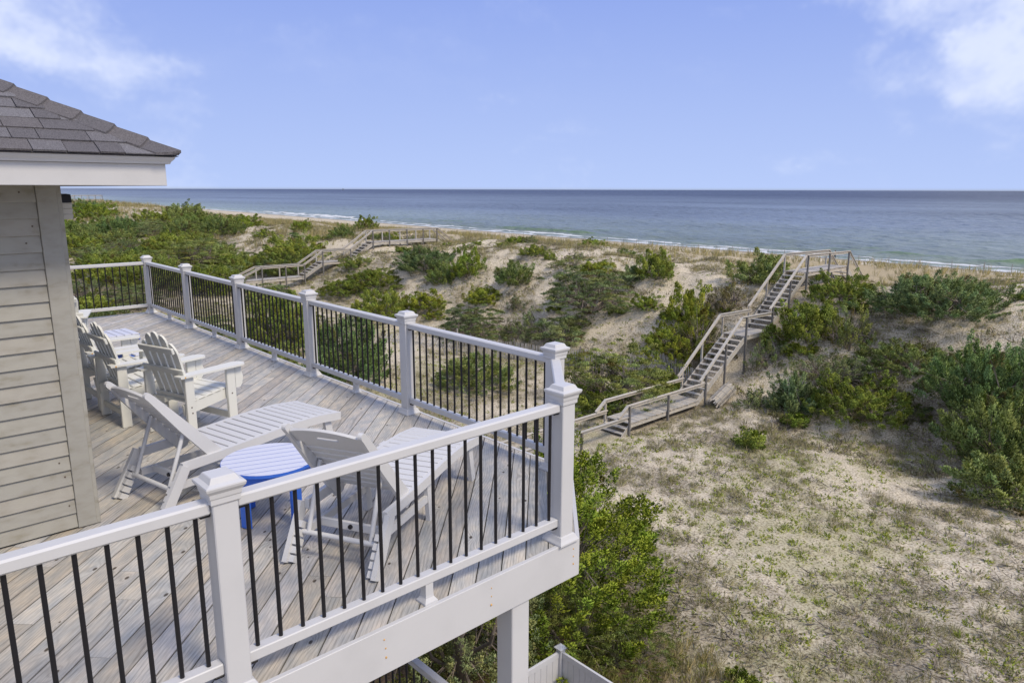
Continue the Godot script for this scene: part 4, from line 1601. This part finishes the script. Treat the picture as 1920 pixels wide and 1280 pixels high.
func shrub(called: String, label: String, category: String, kind: String, x: float, z: float, w: float, h: float, group := "", sink := 0.1):
	var s := stock(kind, w)
	var t := thing(called, label, category, Vector3(x, height(x, z) - sink, z), rng.randf() * TAU, group)
	var sc := Vector3(w / s[1], h / s[2], w / s[1])
	var f := part(t, "foliage", s[0][0], M["leaf_%d" % (0 if kind.begins_with("near") else rng.randi_range(0, 4))], Transform3D(Basis.from_scale(sc), Vector3.ZERO))
	f.set_meta("kind", "stuff")
	part(t, "stems", s[0][1], M.twig, Transform3D(Basis.from_scale(sc), Vector3.ZERO)).set_meta("kind", "stuff")


func build_shrubs():
	var list := [
		["wide blue-green spreading juniper on the dune crest right of the tall stair platform","juniper",38.2,-11.4,5.9,1.7],
		["dense bright green bush tucked under the seaward platform of the near boardwalk","cedar",38.5,-16.1,3.38,1.58],
		["rounded yellow-green bush against the right side of the upper stair flight","cedar",35.2,-16.2,2.9,2.0],
		["pale loose feathery shrub on the sand right of the stairs","sparse",35.3,-14.3,2.20,2.07],
		["low sprawling yellow-green juniper with a long arm reaching right over bare sand","juniper2",35.0,-11.4,3.88,1.36],
		["grey-green shrub with bare branches showing above the dark clump on the right dune","sparse",33.2,-14.0,3.74,1.68],
		["dark green dense bush in the middle of the right-hand dune face","cedar",31.9,-12.1,3.98,1.86],
		["blue-green upright bush at the left end of the right dune clump","juniper",31.3,-14.7,2.08,1.80],
		["small yellow-green sprig at the foot of the right dune clump","cedar",30.0,-14.1,1.23,0.64],
		["big blue-green juniper cut by the right edge of the picture, upper one","juniper",33.3,-7.4,5.0,2.5],
		["dark green juniper below the big one at the right edge","juniper2",30.4,-6.3,4.2,2.7],
		["lowest olive juniper at the right edge with dark litter around it","juniper2",27.6,-5.3,3.0,1.6],
		["small lone green bush on the sand right of the rolled fence","cedar",26.2,-14.1,1.26,0.86],
		["low olive plant beside the sandy patch near the rolled fence","sparse",30.6,-16.5,1.51,0.87],
		["light green bush right beside the rolled fence","sparse",33.6,-17.4,1.62,1.51],
		["yellow-green bush under the stair landing","cedar",34.9,-17.7,1.3,1.30],
		["dark brownish bush filling the left side of the lower stair flight","dead",33.5,-21.6,3.16,2.36],
		["olive bush left of the lower stair flight, above the sand fence","cedar",33.0,-22.6,3.53,1.94],
		["bright green bush with silver twigs on the dune left of the stair landing","cedar",35.2,-23.1,2.59,2.14],
		["thin reddish scrub beside the stair landing","dead",36.5,-21.6,2.71,1.65],
		["olive shrub left of the top stair flight just under the crest","juniper2",39.7,-21.5,2.99,1.61],
		["bright yellow-green upright bush on the open sand below the crest","cedar",37.8,-27.6,2.43,1.66],
		["little dark blue-green round bush next to the bright upright one","juniper",37.0,-28.9,1.16,1.04],
		["dark dense bush sitting on the crest line against the surf","cedar",45.3,-39.4,2.44,0.88],
		["tall loose olive shrub in the centre of the dune face","pine",34.1,-29.8,5.02,2.90],
		["low green shrub at the foot of the tall central shrub, on its right","cedar",35.4,-26.3,1.93,0.79],
		["thin green shrub above the tall central shrub","cedar",37.2,-31.9,2.50,0.97],
		["low pale shrub up on the crest left of the centre","sparse",36.9,-34.3,2.58,0.90],
		["spiky green bush standing alone below the crest, left of centre","juniper2",34.3,-37.0,2.68,1.59],
		["bright green bush with a thin top beside the spiky one","cedar",33.7,-41.5,2.28,1.95],
		["dark little bush at the left foot of the bright thin-topped bush","juniper",32.6,-43.1,1.98,1.42],
		["large dark spiky juniper in front of the far boardwalk platform","juniper",33.6,-46.5,4.6,1.7],
		["tiny round bush on the crest above the spiky one","cedar",37.5,-36.7,0.77,0.67],
		["low bush on the crest just right of centre","cedar",37.4,-38.3,1.80,0.72],
		["small dark bush on the crest before the sand fence","cedar",41.3,-44.3,1.50,0.66],
		["olive low bush on the sand in front of the dune-face shrubs","cedar",32.4,-38.1,2.78,1.18],
		["small round olive bush on bare sand under the low bush","sparse",32.7,-35.1,1.21,0.86],
		["windswept small tree with bare trunk above the long railing","pine",28.5,-34.7,3.54,2.46],
		["feathery olive bush to the right of the windswept tree","sparse",30.7,-32.1,3.16,1.71],
		["olive bush with bright tips next to the feathery one","pine",31.1,-29.5,3.05,2.03],
		["big airy olive bush with dark limbs behind the corner posts","pine",27.0,-21.8,4.85,2.84],
		["fresh green bush at the foot of the lower stairs by the sand fence","cedar",29.9,-21.0,1.63,1.37],
		["low bright bush under the airy olive bush, beside the boardwalk rail","cedar",25.4,-21.3,3.02,1.06],
		["green juniper mound in the trough seen through the railing nearest the corner","juniper2",23.0,-27.8,3.84,1.63],
		["tall blue-green bush seen through the third railing panel from the corner","juniper",18.2,-31.9,4.08,3.08],
		["yellow-green bush seen through the railing left of the blue-green one","cedar",18.3,-39.7,4.38,3.15],
		["olive bush rising over the railing in the middle of the long run","cedar",27.3,-43.2,4.0,2.1],
		["bright yellow-green shrub right of the far boardwalk's lower steps","cedar",28.6,-50.2,4.2,1.25],
		["green shrub below the spiky juniper on the left dune","cedar",30.6,-49.0,3.8,1.3],
		["low green shrub over the sand scarp, left of the windswept tree","cedar",30.3,-41.9,3.0,1.2],
		["dense green bush under the far boardwalk's middle landing","juniper2",31.3,-53.4,2.2,0.9],
		["dark green bush between the lower and upper flights of the far boardwalk","cedar",30.3,-61.8,6.29,2.43],
		["green bush on the crest left of the far boardwalk","juniper",35.6,-62.9,2.15,1.38],
		["pale green bush just beyond the far platform's left end","cedar",44.8,-73.1,2.45,1.41],
		["small dark bush on the sandy knoll left of the far boardwalk","cedar",38.1,-76.1,2.26,1.26],
		["little tree-like bush on the sandy knoll","pine",32.9,-66.9,1.36,1.32],
		["flat olive bush on the sandy slope, far left knoll","cedar",33.3,-75.0,2.27,0.85],
		["bright green flat thicket patch on the back slope behind the knoll","cedar",37.4,-91.3,5.71,2.00],
		["dark spreading bush on the far-left grassy hill below the distant boardwalk","juniper",33.6,-148.9,5.93,2.08],
		["bright yellow-green low bush at the far left, next to the wall lamp","cedar",30.9,-133.9,7.79,2.73],
		["green bush behind the middle of the far boardwalk platform","cedar",39.1,-59.5,2.05,0.87],
		["olive bush hugging the left rail of the far boardwalk's lowest deck","pine",22.9,-51.6,3.0,1.5],
		["yellow-green clump over the far corner post of the long railing","cedar",20.6,-56.5,4.4,2.2],
	]
	var what := {"juniper": "juniper_bush", "juniper2": "juniper_bush", "cedar": "cedar_bush", "pine": "myrtle_bush", "sparse": "feathery_bush", "dead": "brown_bush"}
	for s in list:
		shrub(what[s[1]], s[0], "shrub", s[1], s[2], s[3], s[4] * 1.0, s[5] * 0.95)
	# the evergreens at the house corner
	shrub("cedar_tree", "bright green feathery cedar beside the deck's front corner, nearest the camera", "tree", "near_cedar", 11.7, -11.7, 6.0, 3.6)
	shrub("feathery_bush", "pale green fluffy shrub directly under the front corner of the deck", "shrub", "near_pale", 8.4, -10.7, 3.6, 3.9)
	shrub("myrtle_bush", "dark green shrub just above the white privacy fence post", "shrub", "near_dark", 10.9, -10.0, 2.6, 1.8)
	shrub("myrtle_bush", "low dark green bush reaching right over the dry grass beside the privacy fence", "shrub", "near_dark", 11.5, -8.8, 1.9, 1.0)
	shrub("myrtle_bush", "dark undergrowth between the white deck post and the privacy fence", "shrub", "near_dark", 9.2, -11.6, 3.0, 1.8)
	shrub("cedar_bush", "small bright bush at the bottom edge right of the privacy fence", "shrub", "cedar", 12.6, -6.55, 0.8, 0.5)
	# low scrub sprinkled over the dune face between the larger bushes
	var low := 0
	while low < 70:
		var x := rng.randf_range(29.5, 43.0)
		var z := rng.randf_range(-3.0, -66.0)
		if absf(z + 19.15) < 1.6 or absf(z + 56.2) < 1.6:
			continue
		var kind: String = ["sparse", "cedar", "dead", "sparse", "cedar", "juniper2"][rng.randi_range(0, 5)]
		var w := rng.randf_range(0.7, 1.7)
		var look: String = {"sparse": "pale grey-green scrub tuft", "cedar": "small yellow-green scrub tuft", "dead": "small brown twiggy scrub tuft", "juniper2": "small creeping juniper"}[kind]
		var side := "right of the near boardwalk" if z > -19.0 else "between the two boardwalks"
		shrub("scrub_plant", "%s low on the bare dune sand %s" % [look, side], "scrub", kind, x, z, w, rng.randf_range(0.28, 0.5) * w, "%ss %s" % [look, side])
		low += 1
	# the thicket filling the ground left of the far boardwalk
	var k := 0
	var tries := 0
	var spots := []
	while k < 105 and tries < 4000:
		tries += 1
		var u := pow(rng.randf(), 0.85)
		var z := -30.0 - u * 122.0
		var x := rng.randf_range(4.5, 36.0)
		# stay off the open sand, the boardwalk and the view of the trough
		if x > 14.0 and z > -37.0 or absf(z + 56.2) < 2.6 and x > 20.5:
			continue
		if x > 21.0 and z > -55.0 or x > 29.0 and z > -82.0:
			continue
		if x > 12.0 and z < -106.0 or x > 15.0 and x < 27.0 and z > -59.0 and z < -38.0:
			continue
		if x > 29.0 and z < -82.0 and rng.randf() < 0.35 + 0.5 * ss(-110, -150, z):
			continue
		var w := rng.randf_range(2.6, 5.2) * (1.0 + 0.3 * ss(-60, -120, z))
		var ok := true
		for s in spots:
			if Vector2(x - s.x, z - s.y).length() < (w + s.z) * 0.33:
				ok = false
				break
		if not ok:
			continue
		spots.append(Vector3(x, z, w))
		var kind: String = ["pine", "cedar", "pine", "juniper2", "pine", "juniper", "sparse", "juniper2", "pine", "cedar", "dead", "juniper2"][rng.randi_range(0, 11)]
		if z > -44.0 and kind == "dead":
			kind = "pine"
		var looks := {"pine": "olive green layered bush", "cedar": "yellow-green bush", "juniper2": "mid-green juniper bush", "juniper": "dark blue-green juniper bush", "sparse": "thin grey-green bush", "dead": "brownish half-bare bush"}
		var band := "close beyond the deck's far end" if z > -62.0 else "in the middle of the thicket" if z > -100.0 else "on the far rise of the thicket"
		shrub("thicket_bush", "%s %s" % [looks[kind], band], "shrub", kind, x, z, w, rng.randf_range(0.36, 0.52) * w * (1.0 - 0.25 * ss(-90, -115, z)), "%ss %s" % [looks[kind].replace("bush", "bushe"), band])
		k += 1


# ------------------------------------------------------------------ ground cover
func blades(count: int, high: float, lean: float, wide: float, spread: float, cols: Array, sd: int) -> ArrayMesh:
	var g := Leaves.new()
	g.r.seed = sd
	for i in count:
		var a := g.r.randf() * TAU
		var p := Vector3(cos(a), 0, sin(a)) * spread * sqrt(g.r.randf())
		var d := Vector3(cos(a + g.r.randf_range(-0.6, 0.6)) * lean * g.r.randf(), 1.0, sin(a + g.r.randf_range(-0.6, 0.6)) * lean * g.r.randf()).normalized()
		var out := (Vector3(cos(a), 0.8, sin(a))).normalized()
		var c: Color = cols[g.r.randi_range(0, cols.size() - 1)] * g.r.randf_range(0.8, 1.2)
		g.spray(p, d, out, high * g.r.randf_range(0.55, 1.2), wide, c, c * 1.15)
	return g.mesh()


func strew(called: String, label: String, m: ArrayMesh, spots: Array):
	var mm := MultiMesh.new()
	mm.transform_format = MultiMesh.TRANSFORM_3D
	mm.mesh = m
	mm.instance_count = spots.size()
	for i in spots.size():
		mm.set_instance_transform(i, spots[i])
	var o := MultiMeshInstance3D.new()
	o.name = numbered(called)
	o.multimesh = mm
	o.material_override = M.grass
	add_child(o, true)
	tag(o, label, "ground cover", "", "stuff")


func stand(x: float, z: float, s: float, tilt := 0.15) -> Transform3D:
	var b := Basis(Vector3.UP, rng.randf() * TAU) * Basis(Vector3.RIGHT, rng.randf_range(-tilt, tilt))
	return Transform3D(b.scaled(Vector3(s, s * rng.randf_range(0.7, 1.3), s)), Vector3(x, height(x, z) - 0.01, z))


func build_ground_cover():
	var weeds := []
	var dry := []
	var mats := []
	var sticks := []
	for i in 60000:
		var x := rng.randf_range(7.0, 47.0)
		var z := rng.randf_range(1.0, -62.0) if i % 3 else rng.randf_range(1.0, -20.0)
		var l := litter(x, z)
		var far := Vector2(x, z).length() / 30.0
		var lane := absf(z + 19.15) < 0.75 and x > 14.5 and x < 46.0
		var green := n_mid.get_noise_2d(x * 0.5 + 200, z * 0.5) * 0.9 + 0.35 * (1.0 - ss(22, 30, x))
		var roll := rng.randf()
		if lane:
			continue
		if roll < 0.30:
			if green + rng.randf_range(-0.35, 0.35) > 0.08:
				weeds.append(stand(x, z, rng.randf_range(0.5, 1.35)))
		elif roll < 0.68:
			if l + rng.randf_range(-0.3, 0.3) > 0.42:
				dry.append(stand(x, z, rng.randf_range(0.5, 1.2), 0.4))
		elif roll < 0.90:
			if l + rng.randf_range(-0.35, 0.35) > 0.45:
				mats.append(stand(x, z, rng.randf_range(0.6, 1.5) * (1.0 + 0.5 * ss(29, 34, x)), 0.1))
		elif l > 0.3:
			sticks.append(stand(x, z, rng.randf_range(0.5, 1.4), 0.1))
	# dark scraps of dead plants caught on the dune face, in drifts
	var scraps := []
	for i in 30000:
		var x := rng.randf_range(28.0, 46.5)
		var z := rng.randf_range(0.0, -95.0)
		var k := n_mid.get_noise_2d(x * 1.1 + 300, z * 0.8) + 0.6 * n_fine.get_noise_2d(x * 0.8, z * 0.8 + 70)
		if absf(z + 19.15) < 0.75 or k + rng.randf_range(-0.25, 0.25) < 0.36:
			continue
		(scraps if rng.randf() < 0.6 else dry).append(stand(x, z, rng.randf_range(0.7, 1.9), 0.3))
	strew("dune_litter", "dark scraps of dead plants drifted on the dune face", blades(20, 0.17, 3.2, 0.022, 0.2, [Color(0.19, 0.16, 0.13), Color(0.26, 0.22, 0.17), Color(0.14, 0.12, 0.105), Color(0.22, 0.22, 0.10)], 12), scraps)
	strew("weeds", "small fresh green weeds dotted over the sandy flat", blades(14, 0.11, 2.2, 0.036, 0.10, [Color(0.30, 0.34, 0.06), Color(0.36, 0.37, 0.09), Color(0.24, 0.29, 0.06)], 5), weeds)
	strew("dry_grass", "tufts of dry grey-brown grass over the sand", blades(22, 0.20, 1.5, 0.012, 0.12, [Color(0.36, 0.31, 0.19), Color(0.32, 0.30, 0.14), Color(0.42, 0.37, 0.22), Color(0.28, 0.29, 0.11)], 6), dry)
	strew("creeping_plants", "flat dry creeping plants matting the sand", blades(26, 0.13, 5.0, 0.02, 0.24, [Color(0.22, 0.185, 0.14), Color(0.27, 0.225, 0.165), Color(0.21, 0.21, 0.09)], 7), mats)
	strew("twigs", "dead twigs scattered on the sand", blades(7, 0.42, 9.0, 0.014, 0.12, [Color(0.20, 0.17, 0.14), Color(0.13, 0.11, 0.10), Color(0.34, 0.30, 0.25)], 8), sticks)
	# tall grass: along the crest, down to the beach, and in the corner by the fence
	var tall := []
	for i in 26000:
		var z := 2.0 - pow(rng.randf(), 0.7) * 330.0
		var x := rng.randf_range(42.5, 95.0)
		var k := n_mid.get_noise_2d(x * 0.35, z * 0.25) + 0.5 * exp(-pow((x - 82.0) / 8.0, 2)) + 0.35 * exp(-pow((x - 46.0) / 4.0, 2))
		if absf(z + 19.15) < 0.8 and x < 49 or k + rng.randf_range(-0.3, 0.3) < 0.12:
			continue
		tall.append(stand(x, z, rng.randf_range(0.4, 0.8) * (1.0 + 0.5 * ss(60, 80, x)), 0.2))
	for i in 9000:
		var z := 2.0 - rng.randf() * 90.0
		var x := rng.randf_range(31.0, 47.0)
		if absf(z + 19.15) < 0.8 or n_mid.get_noise_2d(x * 0.7 + 80, z * 0.7) + rng.randf_range(-0.3, 0.3) + 0.25 * ss(36, 44, x) < 0.26:
			continue
		tall.append(stand(x, z, rng.randf_range(0.22, 0.5), 0.35))
	for i in 3500:
		var z := -60.0 - rng.randf() * 180.0
		var x := rng.randf_range(26.0, 46.0)
		if n_big.get_noise_2d(x * 1.2, z * 1.2) + 0.5 * ss(-110, -160, z) > 0.05:
			tall.append(stand(x, z, rng.randf_range(0.6, 1.2), 0.2))
	for i in 260:
		var a := rng.randf() * TAU
		var d := sqrt(rng.randf()) * 1.9
		tall.append(stand(11.2 + cos(a) * d, -7.6 + sin(a) * d * 0.8, rng.randf_range(0.25, 0.5), 0.3))
	strew("dune_grass", "tall straw-coloured dune grass along the crest and behind the beach", blades(16, 0.85, 0.7, 0.016, 0.2, [Color(0.46, 0.38, 0.20), Color(0.40, 0.33, 0.17), Color(0.30, 0.29, 0.11), Color(0.52, 0.44, 0.26)], 9), tall)


# ------------------------------------------------------------------ far things
func build_far_things():
	# a person on the beach, one continuous figure
	var t := thing("person", "person in a white shirt and dark trousers standing on the beach beyond the stair platform", "person", Vector3(131.5, height(131.5, -57.0), -57.0), 2.2)
	var joints := [
		[Vector3(0.10, 0.05, 0.04), Vector3(0.09, 0.48, 0), 0.05, 0.06], [Vector3(0.09, 0.48, 0), Vector3(0.08, 0.90, 0), 0.06, 0.085], [Vector3(0.10, 0.04, 0.04), Vector3(0.11, 0.03, 0.17), 0.045, 0.035],
		[Vector3(-0.10, 0.05, 0), Vector3(-0.09, 0.48, 0.02), 0.05, 0.06], [Vector3(-0.09, 0.48, 0.02), Vector3(-0.08, 0.90, 0), 0.06, 0.085], [Vector3(-0.10, 0.04, 0), Vector3(-0.12, 0.03, 0.14), 0.045, 0.035],
		[Vector3(0, 0.93, 0), Vector3(0, 1.15, 0), 0.14, 0.13], [Vector3(0, 1.15, 0), Vector3(0, 1.36, 0), 0.13, 0.15], [Vector3(0, 1.38, 0), Vector3(0, 1.52, 0.01), 0.06, 0.055], [Vector3(0, 1.58, 0.015), Vector3(0, 1.64, 0.01), 0.088, 0.09],
		[Vector3(0.19, 1.38, 0), Vector3(0.25, 1.10, -0.02), 0.055, 0.045], [Vector3(0.25, 1.10, -0.02), Vector3(0.24, 0.86, 0.06), 0.042, 0.034], [Vector3(0.24, 0.84, 0.06), Vector3(0.235, 0.74, 0.08), 0.034, 0.022],
		[Vector3(-0.19, 1.38, 0), Vector3(-0.25, 1.10, -0.02), 0.055, 0.045], [Vector3(-0.25, 1.10, -0.02), Vector3(-0.20, 0.88, 0.10), 0.042, 0.034], [Vector3(-0.20, 0.87, 0.10), Vector3(-0.17, 0.78, 0.13), 0.034, 0.022],
		[Vector3(0, 1.60, 0.10), Vector3(0, 1.575, 0.115), 0.014, 0.016]]
	var body := nets(joints, Vector3(-0.36, -0.02, -0.2), Vector3(0.36, 1.78, 0.26), 0.03, func(p: Vector3) -> Color:
		if p.y > 1.60 or (p.y > 1.5 and p.z < -0.01):
			return Color(0.07, 0.045, 0.03)
		if p.y > 1.45 or p.y < 0.06 or (absf(p.x) > 0.16 and p.y < 1.1):
			return Color(0.42, 0.26, 0.19)
		if p.y > 0.92:
			return Color(0.75, 0.76, 0.80)
		return Color(0.05, 0.055, 0.075))
	var skin := mat(Color.WHITE, 0.8)
	skin.vertex_color_use_as_albedo = true
	part(t, "body", body, skin)
	# ships on the horizon
	var away := func(px: float, dist: float) -> Vector3:
		var a := 0.74444 + atan((px - 960.0) / 1361.7)
		return Vector3(sin(a) * dist, SEA, -cos(a) * dist)
	for s in [[649.0, 9000.0, 44.0, 17.0, "tiny grey ship on the horizon above the far boardwalk"]]:
		var at: Vector3 = away.call(s[0], s[1])
		var ship := thing("distant_ship", s[4], "ship", at, 0.9)
		var g := geo()
		var hull := PackedVector2Array([Vector2(-s[2] * 0.5, 0), Vector2(s[2] * 0.5, 0), Vector2(s[2] * 0.56, 8), Vector2(-s[2] * 0.5, 8)])
		g.plate(hull, -6, 6)
		part(ship, "hull", g, M.hull)
		g = geo()
		g.bb(Vector3(-s[2] * 0.42, 8.01, -5), Vector3(-s[2] * 0.1, s[3], 5), 0.5)
		part(ship, "deckhouse", g, M.hull)


# surface nets over a smooth union of tapered limbs
func nets(joints: Array, lo: Vector3, hi: Vector3, cell: float, colour: Callable) -> ArrayMesh:
	var nx := int((hi.x - lo.x) / cell) + 1
	var ny := int((hi.y - lo.y) / cell) + 1
	var nz := int((hi.z - lo.z) / cell) + 1
	var f := PackedFloat32Array()
	f.resize(nx * ny * nz)
	for k in nz:
		for j in ny:
			for i in nx:
				var p := lo + Vector3(i, j, k) * cell
				var d := 9.0
				for b in joints:
					var ab: Vector3 = b[1] - b[0]
					var t := clampf((p - b[0]).dot(ab) / ab.length_squared(), 0, 1)
					var q: float = p.distance_to(b[0] + ab * t) - lerpf(b[2], b[3], t)
					var h := clampf(0.5 + 0.5 * (d - q) / 0.03, 0, 1)
					d = lerpf(d, q, h) - 0.03 * h * (1.0 - h)
				f[(k * ny + j) * nx + i] = d
	var at := {}
	var v := PackedVector3Array()
	var n := PackedVector3Array()
	var c := PackedColorArray()
	var idx := PackedInt32Array()
	for k in nz - 1:
		for j in ny - 1:
			for i in nx - 1:
				var sum := Vector3.ZERO
				var hits := 0
				var o := (k * ny + j) * nx + i
				for e in [[0, 1], [0, nx], [0, nx * ny], [1, 1 + nx], [1, 1 + nx * ny], [nx, nx + 1], [nx, nx + nx * ny], [nx * ny, nx * ny + 1], [nx * ny, nx * ny + nx], [nx + 1, nx + 1 + nx * ny], [nx * ny + 1, nx * ny + nx + 1], [nx * ny + nx, nx * ny + nx + 1]]:
					var a := f[o + e[0]]
					var b := f[o + e[1]]
					if (a < 0) != (b < 0):
						var pa := Vector3(1 if e[0] % nx == 1 else 0, 1 if (e[0] / nx) % ny == 1 else 0, 1 if e[0] >= nx * ny else 0)
						var pb := Vector3(1 if e[1] % nx == 1 else 0, 1 if (e[1] / nx) % ny == 1 else 0, 1 if e[1] >= nx * ny else 0)
						sum += pa.lerp(pb, a / (a - b))
						hits += 1
				if hits:
					var p := lo + (Vector3(i, j, k) + sum / hits) * cell
					at[o] = v.size()
					v.append(p)
					n.append(Vector3(f[o + 1] - f[o], f[o + nx] - f[o], f[o + nx * ny] - f[o]).normalized())
					c.append(colour.call(p))
	for k in range(1, nz - 1):
		for j in range(1, ny - 1):
			for i in range(1, nx - 1):
				var o := (k * ny + j) * nx + i
				for e in [[1, nx, nx * ny], [nx, nx * ny, 1], [nx * ny, 1, nx]]:
					var a := f[o] < 0
					if a != (f[o + e[0]] < 0):
						var q := [at[o - e[1] - e[2]], at[o - e[2]], at[o], at[o - e[1]]]
						if a:
							idx.append_array([q[0], q[2], q[1], q[0], q[3], q[2]])
						else:
							idx.append_array([q[0], q[1], q[2], q[0], q[2], q[3]])
	var arr := []
	arr.resize(Mesh.ARRAY_MAX)
	arr[Mesh.ARRAY_VERTEX] = v
	arr[Mesh.ARRAY_NORMAL] = n
	arr[Mesh.ARRAY_COLOR] = c
	arr[Mesh.ARRAY_INDEX] = idx
	var m := ArrayMesh.new()
	m.add_surface_from_arrays(Mesh.PRIMITIVE_TRIANGLES, arr)
	return m
